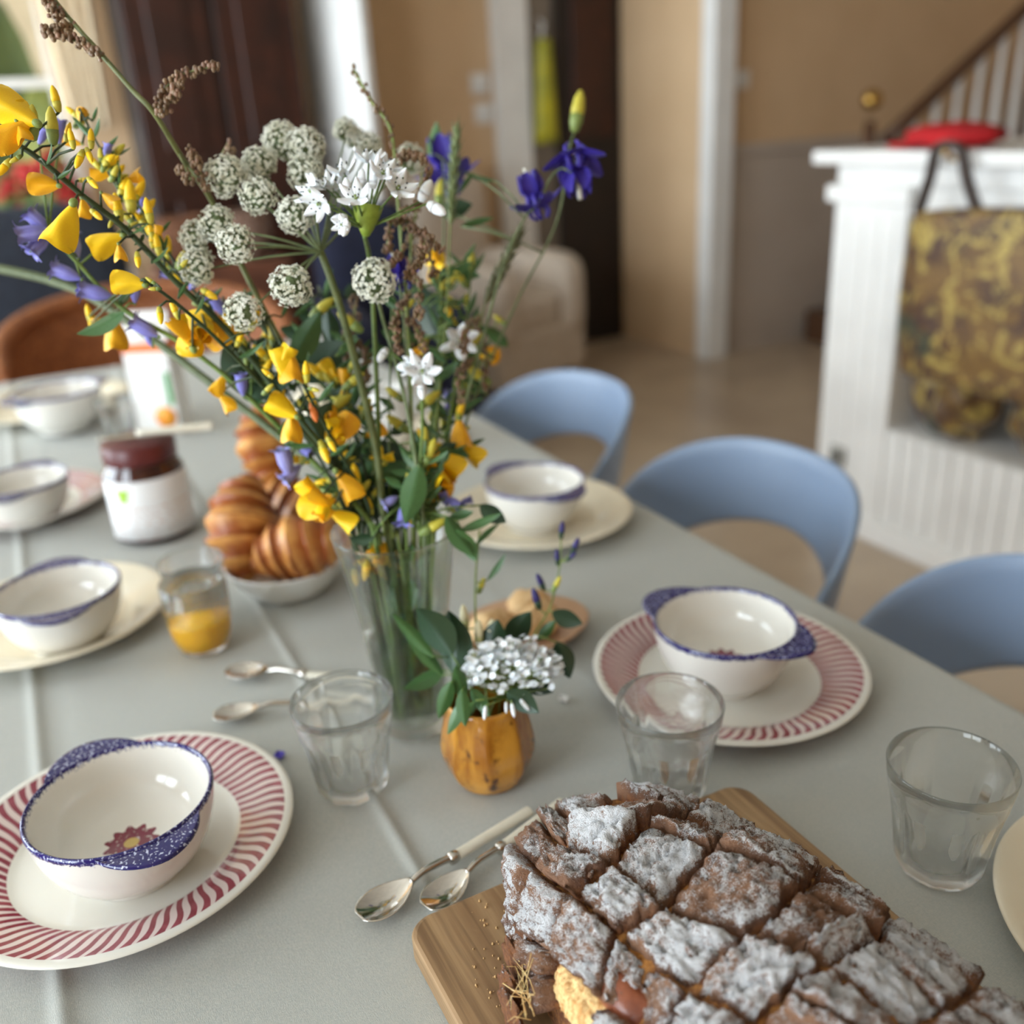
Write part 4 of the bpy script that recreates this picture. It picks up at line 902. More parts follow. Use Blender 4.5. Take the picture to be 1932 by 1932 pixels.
def stem_path(pts, foot=None, into_vase=True, r=.0014, free_tip=True):
    OWN[0] += 1; me = OWN[0]
    slot = None
    if into_vase:
        e = Q(*pts[-1]); off = Vector((e.x-VC.x, e.y-VC.y, 0)); k = min(1, .0335/max(1e-6, off.length)); off *= k
        slot = min(VSLOT, key=lambda q: (q-off).length); VSLOT.remove(slot)
    best = None; n = len(pts)
    for dl in (0, .008, -.008, .016, -.016, .025, -.025, .035, -.035, .048, .06):
        ps = []
        for i, p in enumerate(pts):
            t = i/max(1, n-1); wgt = (1-t)**.4*(1 if free_tip or i > 0 else 0); ps.append(Q(p[0], p[1], p[2]+dl*wgt))
        if into_vase:
            base = Vector((VC.x, VC.y, TT)); ps += [base+slot+Vector((0,0,.170)), base+slot*.66+Vector((0,0,.085)), base+slot*.50+Vector((0,0,.016))]
        path = spline(ps, 7); fine = [path[i].lerp(path[i+1], q/3) for i in range(len(path)-1) for q in range(3)]
        sc = sum(hits(p, r, me) for p in fine)+abs(dl)*60
        if best is None or sc < best[0]: best = (sc, path, fine)
    for p in best[2]: occupy(p, r, me)
    return best[1]
def vase_r(z):
    h = z-TT; P_ = ((0,.026),(.045,.0298),(.09,.0345),(.14,.0415),(.182,.049))
    for (a, ra), (b, rb) in zip(P_, P_[1:]):
        if h <= b: return ra+(rb-ra)*max(0,h-a)/(b-a)
    return .049
def meets_vase(b, tip, wd):                      # does a leaf or flower from b to tip cross the glass wall?
    side = set()
    for i in range(9):
        p = b.lerp(tip, i/8)
        if p.z > TT+VH+wd+.002: continue
        q = math.hypot(p.x-VC.x, p.y-VC.y)-vase_r(p.z); side.add(-1 if q < -.004-wd else 1 if q > .001+wd else 0)
    return 0 in side or len(side) > 1
def nearest(path, p): return min(path, key=lambda q: (q-p).length)
def nearest_px(path, px, py):
    def dd(q):
        c = CM.transposed() @ (q-CAM); return (c.x/c.z*F+966-px)**2+(c.y/c.z*F+966-py)**2
    return min(path, key=dd)
def depth_of(p): return (p-CAM).dot(FWD)
# items: (kind, px, py, vx, vy, length px, toward camera, depth offset)
def sprig(name, label, pts, r0, r1, mat, items=(), cat='flower', into_vase=True, group='wild flowers in the glass vase', sides=8):
    path = stem_path(pts, into_vase=into_vase); me = OWN[0]; foot = path[-1]
    t = thing(name, label, cat, foot, 0, group); mb = MB(); n = len(path); org = Vector(foot)
    mb.tube([p-org for p in path], [r0+(r1-r0)*i/(n-1) for i in range(n)], sides)
    above = [q for q in path if q.z > TT+VH+.003] or path[:1]
    for it in items:
        kd, px, py, vx, vy, L = it[:6]; tw = it[6] if len(it) > 6 else .3; do = it[7] if len(it) > 7 else rf_.uniform(-.022,.012)
        s = nearest_px(above, px, py); best = None; wd = {'L':.11,'D':.15,'N':.06,'b':.13,'g':.13,'o':.13,'w':.2}.get(kd, .24)
        for dd in (0, -.006, .006, -.012, .012, -.02, .02, -.03, .03, -.042, .042, .055, -.055):
            for up in (0, -14, 14, -30):
                d = depth_of(s)+do+dd; c = Q(px, py+up, d); ax = (RIGHT*vx+DOWN*vy); ax.normalize(); ax = (ax-FWD*tw).normalized(); size = L*d/F*1.08
                b = c-ax*size*.5; tip = b+ax*size; sc = abs(dd)*50+abs(up)*.03+(30 if meets_vase(b, tip, wd*size) else 0)
                sm = [(b.lerp(tip, k), wd*size*m) for k, m in ((.15,.5),(.4,.9),(.65,1),(.9,.7))]
                sc += sum(hits(p, r_, me) for p, r_ in sm)+.6*sum(hits(s.lerp(b, k), .0011, me) for k in (.3,.5,.7,.9))+(b-s).length*25
                if best is None or sc < best[0]: best = (sc, b, ax, size, sm)
            if best[0] < .5: break
        sc, b, ax, size, sm = best
        for p, r_ in sm: occupy(p, r_, me)
        for k in (.15,.3,.45,.6,.75,.9): occupy(s.lerp(b, k), .001, me)
        put(MESH[kd], NAME[kd], t, b, ax, size, rf_.uniform(-.6,.6))
        if (b-s).length > .0015:
            mid = (b+s)/2+Vector((0,0,.002)); h = Vector((b.x-VC.x, b.y-VC.y, 0))
            if b.z < TT+VH+.003 and h.length > vase_r(b.z): mid = Vector((VC.x, VC.y, TT+VH+.007))+h.normalized()*.052      # over the rim
            mb.tube([s-org, mid-org, b+ax*size*.03-org], [.0009,.0008,.0008], 6)
    mb.build('stem', mat, t); return t, path
# the flower heads at the front keep their places: claim them first
for px, py, d, r in UMB_A+UMB_B: occupy(Q(px, py, d), r*d/F*1.0, -1)
for q in STARS_A: occupy(Q(*q[:3]), q[6]*q[2]/F*.7, -2)
# ------------------------------------------------------------------ white umbel
def umbellet(t, c, r, ax, n=190, seed=0):
    rs = random.Random(seed); mb = MB(); org = Vector(t.location); B = basis(ax, 0).to_3x3(); base = c-ax*r*.55
    mb.ball(c-org-ax*r*.12, r*.52, 12, 9, 1)
    for i in range(n):
        z = 1-1.78*rs.random(); ph = rs.random()*6.2832; q = math.sqrt(max(0,1-z*z)); d = B @ Vector((q*math.cos(ph), q*math.sin(ph), z)); rr = r*rs.uniform(.76,1.07)*(1+.06*noise.noise(d*3+Vector((seed,0,0)))); p = c+d*rr
        if i % 2 == 0: mb.tube([base-org+d*r*.1, p-org], [.0003,.00022], 4, 2, cap=False)
        tb = basis(d, rs.random()*6).to_3x3(); s = r*rs.uniform(.068,.092)
        for w_ in range(5):
            a = w_*1.2566; e = tb @ Vector((math.cos(a), math.sin(a), .35)); f_ = tb @ Vector((-math.sin(a), math.cos(a), 0)); u = tb @ Vector((0,0,1))
            pc = p-org+e*s*.9; mb.add([p-org, pc+f_*s*.5, pc+e*s*.6+u*s*.3, pc-f_*s*.5, pc+u*s*.35], [(0,1,4),(1,2,4),(2,3,4),(3,0,4)], 0)
        if i % 2 == 0: mb.ball(p-org+d*s*1.1, s*.42, 6, 4, 0)
    o = mb.build('umbellet', [floret, g_grey, g_grey], t, smooth=False); tag(o, kind='stuff'); return o
def umbel(name, label, junction, pts, heads, r0, r1, ax0):
    path = stem_path(pts, r=r1, free_tip=False); t = thing(name, label, 'umbel', path[-1], 0, 'wild flowers in the glass vase'); org = Vector(path[-1]); mb = MB(); n = len(path)
    mb.tube([p-org for p in path], [r0+(r1-r0)*i/(n-1) for i in range(n)], 12); mb.build('stem', g_grey if r0 < .002 else plant('umbel_stalk', S(106,116,66), S(82,94,50)), t)
    J = Q(*junction)
    for i, (px, py, d, r) in enumerate(heads):
        c = Q(px, py, d); R = r*d/F; ax = (c-J).normalized() if (c-J).length > .01 else ax0
        ax = (ax-FWD*.35-DOWN*.2).normalized()
        if (c-J).length > .01:
            m = MB(); b = c-ax*R*.7; md = (J+b)/2-DOWN*.002; m.tube([p-org for p in spline([J, md, b], 5)], [.0011,.0010,.0009,.0009,.0008,.0008,.0008,.0007,.0007,.0007,.0007], 8); m.build('ray', g_grey, t)
        umbellet(t, c, R, ax, 330, i+len(heads))
    return t
umbel('white_umbel', 'large greenish white umbel with many round flower heads on radiating stalks', (605,475,.668), [(605,475,.668),(625,528,.672),(645,590,.68),(680,720,.70),(710,850,.715),(722,960,.725)],
 UMB_A, .0026, .0032, -FWD)
umbel('white_umbel', 'small single white flower globe on a slim stalk below the star flowers', (707,529,.64), [(707,535,.642),(722,600,.655),(745,680,.67),(770,780,.69),(788,900,.712)], UMB_B, .0013, .0019, (-FWD*1.0-DOWN*.15).normalized())
# ------------------------------------------------------------------ white star flowers (allium)
def star(t, px, py, d, vx, vy, tw, size_px, org, mbst, J, open_=1.0, roll=0):
    c = Q(px, py, d); ax = ((RIGHT*vx+DOWN*vy)-FWD*tw).normalized(); L = size_px*d/F
    occupy(c, L*.75, OWN[0]); m = MB(); Bm = basis(ax, roll); m.ball((0,0,.10), (.12,.12,.14), 10, 7, 0)
    for k in range(6):
        a = k*math.pi/3+.5; tip = Vector((math.cos(a)*.30, math.sin(a)*.30, .46)); m.tube([(0,0,.05), tip], [.03,.018], 5, 1); m.ball(tip, (.045,.045,.07), 6, 5, 2)
    ctr = bpy.data.objects.new('flower_centre', m.mesh('flower_centre', [g_lite, whitep, anther])); COL.objects.link(ctr); ctr.parent = t
    ctr.matrix_local = Matrix.Translation(c-org) @ Bm @ Matrix.Diagonal((L,L,L,1))
    for k in range(6):
        o = bpy.data.objects.new('petal', APET); COL.objects.link(o); o.parent = ctr
        o.matrix_local = Matrix.Rotation(k*math.pi/3,4,'Z') @ Matrix.Rotation(-(.55+.5*open_+(.12 if k % 2 else 0)),4,'X') @ Matrix.Translation((0,0,.03))
    b = c-ax*L*.05; md = (J+b)/2; mbst.tube([J-org, md-org+Vector((0,0,.001)), b-org], [.0008,.0007,.0007], 6)
def allium(label, pts, J, stars, buds, r0=.0016, r1=.002):
    path = stem_path(pts, r=r1, free_tip=False); t = thing('allium_stem', label, 'flower', path[-1], 0, 'wild flowers in the glass vase'); org = Vector(path[-1]); mb = MB(); n = len(path)
    mb.tube([p-org for p in path], [r0+(r1-r0)*i/(n-1) for i in range(n)], 10); Jp = Q(*J)
    for i, s in enumerate(stars): star(t, *s, org, mb, Jp, roll=i*.7)
    for (px, py, d, vx, vy, L) in buds:
        c = Q(px, py, d); ax = (RIGHT*vx+DOWN*vy-FWD*.3).normalized(); s = L*d/F; b = c-ax*s*.5; occupy(c, s*.4, OWN[0]); put(BUDW, 'bud', t, b, ax, s, 0, 1.5); mb.tube([Jp-org, (Jp+b)/2-org, b-org], .0007, 6)
    mb.build('stem', g_mid, t); 
    return t, Jp, org
t, Jp, org = allium('white star-flowered allium cluster at the front of the bouquet', [(688,445,.632),(696,480,.655),(702,540,.672),(706,620,.682),(712,750,.70),(718,930,.725)], (690,432,.632), STARS_A,
 [(655,352,.61,-.1,-1,34),(682,335,.615,.1,-1,34),(704,340,.612,.1,-1,32),(803,360,.63,.5,-.8,46),(824,394,.62,.7,.5,46),(640,412,.61,-.6,.2,34),(652,432,.605,-.2,.8,34),(690,352,.62,0,-1,28)])
g = MB().lathe([(.0022,0),(.0045,.004),(.0085,.013),(.0105,.020),(.0098,.020),(.0075,.012),(0,.004)], 20); o = g.build('spathe', plant('spathe_green', S(150,168,60), S(116,140,40), rough=.5), t); o.matrix_local = Matrix.Translation(Q(690,446,.63)-org) @ basis((-DOWN+RIGHT*.1-FWD*.2).normalized(), 0)
allium('lone white star flower lower down in the bouquet, above the amber flowers', [(795,712,.69),(797,800,.70),(792,920,.72)], (796,715,.692), [(797,702,.678,.1,-.2,1.0,40),(778,690,.684,-.8,-.4,.6,30)], [(765,690,.685,-.9,.2,34),(796,738,.68,.1,1,36),(722,670,.70,-.4,.7,34)], .0011, .0016)
allium('faded cream star flower at the back right of the bouquet', [(865,650,.77),(850,780,.76),(820,940,.745)], (866,655,.772), [(868,642,.765,.3,.2,.8,38)], [(845,655,.77,-.9,.4,36),(872,665,.765,.2,.9,36)], .001, .0015)
# ------------------------------------------------------------------ yellow broom
sprig('broom_sprig', 'dark-stemmed yellow broom sprig reaching far out over the rattan chair', [(-40,232,.57),(60,290,.58),(155,368,.60),(240,435,.62),(330,530,.64),(430,625,.665),(540,760,.69),(650,905,.715)], .0016, .0028, g_dark, [
 ('B',22,205,-.85,-.45,92,.4,-.02),('C',14,240,-.75,.5,84,.4,-.02),('B',42,222,-.2,-.9,64,.4,-.015),('C',36,245,.3,.7,44,.3,-.02),('B',112,418,-.42,.9,92,.35,-.025),('C',80,349,-1,.05,56,.3),('b',8,316,-.5,.9,42),('b',105,187,-.15,-1,46),('g',62,232,.1,-1,62),('g',98,238,.05,-1,66),('b',135,262,-.1,-1,36),('b',128,250,.4,-1,36),('b',172,262,.1,-1,36),
 ('b',168,292,.4,.8,34),('b',150,300,-.2,.9,40),('b',175,345,.5,.5,34),('C',203,372,.7,.5,36),('b',160,340,.9,.1,28),('C',152,392,0,1,40,.2,.015),('b',182,405,.6,.5,34),('b',280,398,-.1,-1,46),('b',222,392,-.1,-1,52),('b',246,372,0,-1,60,.2,.03),('B',200,456,-.85,.45,66,.3),('C',225,475,.2,.9,34),('b',260,490,.2,.9,34),('b',395,555,.8,.5,40),('g',30,300,-.7,.6,26),('g',250,425,.8,-.3,26),('g',345,500,.7,-.6,28),
 ('N',120,330,.9,-.4,34),('N',262,430,.9,-.5,36),('L',262,452,-.5,.6,26),('N',300,480,.8,-.7,44),('N',345,548,.6,-.8,36),('g',210,420,-.3,.9,24),('N',90,290,.3,-.9,40),('N',375,575,-.4,.9,40)], 'broom')
sprig('broom_sprig', 'yellow broom sprig with a single bright flower at its tip near the bluebells', [(270,527,.60),(330,570,.62),(420,650,.65),(560,800,.69),(680,950,.722)], .0011, .002, g_dark, [
 ('B',240,537,-1,.02,62,.25,0),('g',285,530,-.6,-.4,22),('g',292,545,-.9,.1,22),('O',345,618,-.3,-.8,80,.4,.03),('P',392,622,.3,.6,80,.4,.03),('O',362,642,.2,.9,62,.4,.03),('C',212,628,.05,1,62,.1,.12),('b',168,592,-.2,-.9,34,.1,.12),('O',180,608,.5,.5,34,.1,.12),('C',420,762,.4,.8,44,.2,.05),('C',408,722,-.4,.5,44,.2,.04),('b',480,603,.3,-.8,44,.2,0),('b',330,585,-.3,-.8,36),('b',302,595,.2,.9,36),('N',470,660,.8,-.5,60),('b',452,640,.4,-.8,34),('g',505,735,.7,-.6,30),('N',540,800,-.6,.8,50)], 'broom')
sprig('broom_sprig', 'yellow broom sprig curving low in front of the croissants', [(525,640,.655),(560,700,.662),(600,780,.675),(650,870,.70),(695,955,.72)], .001, .0019, g_dark, [
 ('B',522,690,-.3,-.9,62,.3,-.01),('C',552,688,.2,.9,64,.3,-.01),('B',535,672,.4,-.6,44,.3,-.01),('b',578,702,0,-1,40),('B',532,772,-.85,-.45,62,.3,-.01),('C',548,806,0,1,56,.25,-.01),('b',585,745,.5,.9,46),('o',592,778,.3,.9,40),('P',632,800,.2,-.7,70,.4,.015),('O',640,815,.1,.8,52,.4,.015),('b',612,852,.4,.9,48),('b',625,838,.5,.8,34),('C',648,918,.45,.85,66,.2,-.005),('O',596,938,-.7,-.4,76,.4,-.015),('P',610,962,-.5,.7,66,.4,-.015),('B',640,985,.7,.6,58,.3,-.015),('B',586,925,-.5,-.8,50,.3,-.015),('b',660,848,.7,.3,38,.1,.03),('b',505,705,-.6,-.5,26),('g',592,735,.7,.2,24),('N',615,740,.6,-.7,46),('N',640,850,.8,-.5,44),('g',570,720,.8,.1,22)], 'broom')
sprig('broom_sprig', 'yellow broom sprig on the blue chair side of the bouquet', [(875,715,.78),(868,800,.77),(840,880,.755),(800,970,.742)], .0009, .0017, g_mid, [
 ('b',868,775,.3,-.9,40),('C',872,815,.2,.9,56,.3),('B',884,858,.75,.65,56,.3),('O',818,872,-.3,-.8,90,.4,-.02),('P',828,905,.3,.8,84,.4,-.02),('B',838,880,.6,.5,70,.3,-.02),('b',800,828,-.5,-.8,44),('C',800,900,-.1,.9,60,.3,-.01),('C',845,868,.9,-.4,50,.2),('L',862,850,.8,.4,50)], 'broom')
sprig('broom_sprig', 'thin broom sprig with orange-yellow flowers at the back of the bouquet', [(822,455,.82),(830,560,.81),(832,700,.79),(818,880,.755)], .0008, .0016, g_mid, [
 ('O',822,485,-.3,-.7,48,.4,0),('P',832,508,.3,.8,48,.4,0),('b',845,585,.5,.8,38),('b',852,602,.6,.7,30),('b',800,648,-.4,.8,36),('P',796,672,-.3,.8,40),('b',798,690,-.3,.9,30),('P',925,672,.7,.2,44,.3,.05),('L',868,520,.9,.1,70,.2,.03),('D',800,590,-.4,-.8,110,.2,0),('L',880,508,.7,-.4,66,.2,.05)], 'broom')
sprig('broom_sprig', 'short yellow broom sprig drooping inside the vase mouth', [(700,985,.715),(712,1000,.718)], .0009, .0012, g_mid, [('b',768,972,.1,.9,48,.2,0),('O',716,1052,.1,.9,60,.3,.015),('P',705,1045,-.4,-.6,40,.3,.015),('b',690,1075,-.1,.9,40,.2,.02)], 'broom')
# ------------------------------------------------------------------ bluebells
sprig('bluebell_stem', 'long bluebell stem leaning out to a cluster of violet-blue bells', [(92,438,.585),(150,500,.60),(200,555,.61),(250,595,.62),(330,640,.635),(420,705,.65),(500,780,.67),(600,880,.70),(690,975,.722)], .0013, .0024, g_mid, [
 ('l',72,418,-.7,-.7,58,.3,0),('l',58,440,-.95,.25,64,.3,-.01),('l',72,462,-.55,.8,58,.3,0),('m',90,440,-.9,.5,44,.3,.01),('m',140,460,-.2,-.95,50,.2,.01),('l',122,514,-.9,-.35,58,.2,0),('l',178,552,-.95,-.2,62,.2,0),('m',160,548,-.95,-.25,34,.2,0),('l',270,618,-.85,-.5,58,.2,0),('l',255,552,.1,-.9,38,.2,0),('l',282,640,-.3,-.8,30,.2,.03),
 ('L',188,606,-.9,.4,92,.1,.0),('L',232,570,.4,-.8,44,.1,0),('l',456,722,-.05,-1,48,.3,-.005),('m',538,868,-.2,-.9,62,.3,0),('m',548,895,-.6,.6,50,.3,0),('l',576,850,.8,.4,40,.2,0),('l',80,255,.4,-.8,36,.2,.0),('l',112,245,.1,-.9,48,.2,.01),('l',268,388,.1,-.9,40,.2,.04)], 'bluebell')
sprig('bluebell_stem', 'short bluebell stem on the blue chair side of the vase', [(845,735,.74),(842,850,.74),(822,950,.738)], .0009, .0016, g_mid, [('l',846,748,.1,-.9,34,.3,0),('l',846,775,.1,.9,34,.3,0),('l',838,938,-.3,-.9,36,.3,0),('l',858,964,.6,.4,40,.3,0),('l',880,945,.7,-.2,26,.3,.02),('g',815,780,-.3,.8,30),('g',820,800,.3,.8,28),('l',762,972,-.1,.95,50,.3,-.03),('m',735,960,-.5,.3,36,.3,-.02)], 'bluebell')
# ------------------------------------------------------------------ leafy fillers
sprig('leafy_stem', 'broad-leaved green stem in the heart of the bouquet', [(470,660,.70),(540,780,.71),(640,900,.725)], .001, .0016, g_mid, [('D',455,690,-.2,-.9,120,.4,0),('D',500,715,.9,-.1,110,.4,0),('L',575,640,.5,-.8,110,.3,.03),('D',600,680,.7,-.4,120,.3,.04),('D',640,940,.6,.7,80,.3,.01),('L',700,890,.8,-.3,80,.3,.02)], 'leaf stem')
sprig('leafy_stem', 'green leafy stem above the vase rim by the amber flowers', [(785,840,.715),(785,930,.722)], .001, .0014, g_mid, [('L',778,930,-.2,.95,110,.3,-.01),('L',755,872,-.9,.1,90,.3,.01),('D',735,850,-.8,-.3,100,.3,.03),('D',930,968,.8,.5,56,.2,.0),('L',870,1010,.6,.75,90,.2,-.01),('N',905,985,.9,-.4,80,.2,0)], 'leaf stem')
sprig('grass_blade_stem', 'thick dull green grass blade slanting out behind the bluebells', [(-40,500,.86),(90,528,.84),(200,578,.82),(420,740,.79),(640,920,.75)], .0045, .002, plant('dull_green', S(88,98,58), S(70,82,46)), [], 'grass')
for i, (pts, m) in enumerate((([(640,560,.73),(680,720,.735),(705,880,.735)], g_mid), ([(660,640,.72),(700,800,.725),(715,900,.73)], g_lite), ([(740,560,.75),(735,760,.745),(735,930,.74)], g_mid), ([(900,640,.80),(860,800,.77),(815,940,.75)], g_lite), ([(940,600,.82),(880,760,.78),(820,930,.75)], g_lite), ([(830,620,.77),(815,780,.76),(790,940,.745)], g_mid), ([(590,560,.74),(640,740,.74),(700,920,.735)], g_dark))):
    mats = []
    its = []
    for q in range(7):
        k = rf_.random(); a, b = pts[0], pts[1]; its.append((rf_.choice('NNLg'), a[0]+(b[0]-a[0])*k*1.2+rf_.gauss(0,16), a[1]+(b[1]-a[1])*k*1.2, rf_.choice((-1,1))*.8, -.6, rf_.uniform(26,60), .2))
    sprig('leafy_stem', ['slim leafy green stem behind the thick umbel stalk', 'pale slim stem in front of the umbel stalk', 'slim leafy stem in the middle of the bouquet', 'pale arching stem toward the farther blue chair', 'outermost pale arching stem toward the cream armchair', 'slim stem below the white flower cluster', 'dark slim stem under the umbel rays'][i], pts, .0007, .0015, m, its, 'leaf stem')
# ------------------------------------------------------------------ bushy fillers
def bushy(name, label, pts, n, kinds, spread, lo, hi, mat, cat, seed, r0=.0007, r1=.0015, span=(0,1), dd=(-.013,.013), dirs=None):
    rs = random.Random(seed); its = []; P3 = spline([Vector(p) for p in pts], 12)
    for i in range(n):
        q = P3[int((span[0]+(span[1]-span[0])*rs.random())*(len(P3)-1))]; sx = rs.gauss(0, spread); sy = rs.gauss(0, spread*.6)
        vx, vy = (sx/spread*.8, -.8+sy/spread*.7) if dirs is None else dirs(rs); its.append((rs.choice(kinds), q[0]+sx, q[1]+sy, vx, vy, rs.uniform(lo, hi), rs.uniform(0,.5), rs.uniform(*dd)))
    return sprig(name, label, pts, r0, r1, mat, its, cat)
bushy('broom_sprig', 'bud-laden broom sprig running behind the long dark broom stem', [(150,205,.66),(200,300,.665),(270,400,.67),(340,510,.68),(450,670,.695),(600,860,.715)], 34, 'bNgbNNgbNC', 17, 24, 48, g_dark, 'broom', 1, span=(0,.62))
bushy('broom_sprig', 'second bud-laden broom sprig close under the long dark broom stem', [(190,300,.63),(260,420,.64),(330,510,.65),(420,610,.665),(560,790,.695),(660,920,.72)], 40, 'gbNgNbgNlb', 16, 20, 40, g_dark, 'broom', 2, span=(0,.8))
bushy('broom_sprig', 'dense dark broom sprig in front of the large leaves', [(500,600,.70),(560,720,.705),(620,840,.715),(690,960,.728)], 60, 'NNNDgNbNgN', 26, 22, 54, g_dark, 'broom', 3)
bushy('broom_sprig', 'dark leafy broom sprig filling the bouquet above the croissants', [(420,560,.71),(500,680,.715),(590,810,.72),(680,950,.73)], 56, 'NNDNgNlNNb', 26, 22, 56, g_dark, 'broom', 4)
bushy('leafy_stem', 'feathery dark green stem behind the umbel stalk', [(600,540,.78),(640,700,.77),(680,850,.76),(715,960,.75)], 80, 'NNDNNNNDND', 40, 24, 64, g_dark, 'leaf stem', 5)
bushy('leafy_stem', 'feathery green stem between the lone star flower and the grass spike', [(830,520,.79),(835,660,.785),(815,820,.765),(790,960,.745)], 70, 'NNgNLNNDNg', 32, 20, 50, g_mid, 'leaf stem', 6)
bushy('leafy_stem', 'thin-leaved stem with pale buds toward the farther blue chair', [(890,470,.82),(880,620,.81),(850,800,.78),(805,960,.75)], 46, 'NNgNgNNgNN', 26, 18, 44, g_mid, 'leaf stem', 7)
bushy('leafy_stem', 'dark leafy stem filling the vase mouth', [(690,830,.735),(715,900,.735),(735,980,.735)], 50, 'NDNNDNLNND', 34, 26, 60, g_dark, 'leaf stem', 8)
bushy('leafy_stem', 'leafy stem filling the chair side of the vase mouth', [(800,840,.745),(790,900,.742),(775,985,.74)], 44, 'NLNNDNLNgD', 30, 26, 60, g_mid, 'leaf stem', 9)
bushy('broom_sprig', 'broom sprig with many small yellow flowers low over the vase rim', [(640,700,.72),(670,820,.72),(705,960,.728)], 30, 'bBNbCNgNbO', 26, 24, 46, g_dark, 'broom', 10)
def submerged(label, x, y, seed, mat, kinds):
    rs = random.Random(seed); t, path = sprig('leafy_stem', label, [(x,y,.728),(x+4,y+25,.732)], .001, .0016, mat, (), 'leaf stem'); me = OWN[0]
    inside = [q for q in path if TT+.03 < q.z < TT+.165]
    for i in range(12):
        best = None
        for k in range(14):
            q = rs.choice(inside); a = rs.random()*6.283; ax = Vector((math.cos(a)*.45, math.sin(a)*.45, rs.choice((-1,1,1)))).normalized(); L = rs.uniform(.016,.034); tip = q+ax*L
            if tip.z < TT+.016 or tip.z > TT+.175 or math.hypot(tip.x-VC.x, tip.y-VC.y) > vase_r(tip.z)-.009: continue
            sc = sum(hits(q.lerp(tip, f), .10*L, me) for f in (.3,.6,.9))
            if best is None or sc < best[0]: best = (sc, q, ax, L, tip)
        if best:
            sc, q, ax, L, tip = best; kd = rs.choice(kinds); put(MESH[kd], NAME[kd], t, q, ax, L, rs.random()*6)
            for f in (.3,.6,.9): occupy(q.lerp(tip, f), .10*L, me)
submerged('leafy stem standing in the water on the croissant side of the vase', 722, 985, 31, g_lite, 'NNLNDN'); submerged('leafy stem standing in the water on the pot side of the vase', 762, 985, 32, g_mid, 'NLDNDN'); submerged('leafy stem standing submerged inside the vase', 738, 990, 33, g_lite, 'LDLLDN')
# ------------------------------------------------------------------ dock seed stalks, grasses
def seeds(t, path, mb, r, dens, mi, lo=0, hi=1, rs=random.Random(1), size=(.0011,.0019)):
    n = len(path); org = Vector(t.location)
    for i in range(int(n*lo), int(n*hi)):
        for q in range(dens):
            d = Vector((rs.gauss(0,1), rs.gauss(0,1), rs.gauss(0,1))).normalized(); p = path[i].lerp(path[min(i+1,n-1)], rs.random())+d*r*rs.uniform(.4,1.1); s = rs.uniform(*size)
            mb.ball(p-org, (s, s, s*rs.uniform(.8,1.5)), 6, 5, mi if rs.random() < .75 else (mi+1) % 3)
def dock(label, pts, branches, r0, r1, mat, dens=2, spread=.005, into=True, hi=.6, name='dock_stalk', size=(.0011,.0019)):
    path = stem_path(pts, into_vase=into, r=.0016 if not dens else spread*.8); me = OWN[0]; t = thing(name, label, 'seed stalk', path[-1], 0, 'wild flowers in the glass vase'); org = Vector(path[-1]); mb = MB(); n = len(path)
    mb.tube([p-org for p in path], [r0+(r1-r0)*i/(n-1) for i in range(n)], 8); sd = MB(); rs = random.Random(len(label))
    if dens: seeds(t, path, sd, spread, dens, 0, 0, hi, rs, size)
    for bpts in branches:
        bb = None
        for dl in (0, .008, -.008, .016, -.016, .025, -.025, .036, -.036):
            c_ = spline([Q(b[0], b[1], b[2]+dl*(i > 0)) for i, b in enumerate(bpts)], 10); sc = sum(hits(p, .0045, me) for p in c_)+abs(dl)*60
            if bb is None or sc < bb[0]: bb = (sc, c_)
        bp_ = bb[1]; s = nearest(path, bp_[0]); bp_ = [s]+bp_
        for p in bp_[1:]: occupy(p, .0042, me)
        mb.tube([p-org for p in bp_], .0006, 6); seeds(t, bp_[2:], sd, .0036, 3, 0, 0, 1, rs, size)
    mb.build('stem', mat, t); tag(sd.build('seeds', [seedb, seedr, seedg], t), kind='stuff'); return t
dock('thick green dock stalk with brown seed clusters reaching high over the wardrobe side', [(70,-45,.60),(120,22,.60),(196,108,.605),(250,170,.61),(292,215,.615),(345,300,.645),(400,380,.688),(470,530,.70),(560,700,.71),(660,880,.72)],
 [[(190,104,.60),(160,85,.60),(120,70,.598),(85,60,.596)],[(120,30,.598),(100,22,.596),(90,0,.594)],[(132,45,.6),(118,55,.598),(95,58,.597)],[(296,212,.612),(310,170,.61),(345,140,.608),(408,124,.606)],[(302,215,.61),(325,185,.608),(338,160,.607)],[(392,360,.64),(372,310,.638),(358,285,.636)],[(360,340,.63),(340,320,.64)],[(430,270,.69),(435,300,.68)]], .0013, .0026, plant('dock_green', S(118,124,72), S(96,104,58)), 0)
dock('slim dock stalk with russet seeds rising above the white star flowers', [(668,132,.652),(700,190,.652),(735,240,.655),(746,310,.66),(752,400,.67),(765,560,.685),(775,720,.70),(780,920,.725)], [[(752,300,.66),(775,290,.66),(800,300,.66)],[(755,400,.665),(790,380,.66),(810,330,.655)],[(758,430,.66),(800,440,.655),(830,470,.66)],[(760,470,.66),(735,500,.655),(715,500,.65)],[(765,520,.66),(790,500,.655),(800,460,.65)]], .0009, .0015, g_lite, 2, .0034, hi=.30)
dock('drooping brown dock seed string behind the single white globe', [(800,310,.70),(785,400,.705),(775,480,.71),(770,600,.715),(775,740,.72),(778,920,.73)], [[(775,430,.70),(800,450,.70),(820,520,.70)],[(772,500,.70),(790,540,.69),(790,600,.69)],[(770,600,.70),(795,640,.70),(800,700,.70)],[(772,420,.70),(740,420,.69),(730,470,.69)],[(770,560,.70),(745,600,.69),(750,660,.69)]], .0007, .0014, g_lite, 3, .0055, hi=.5)
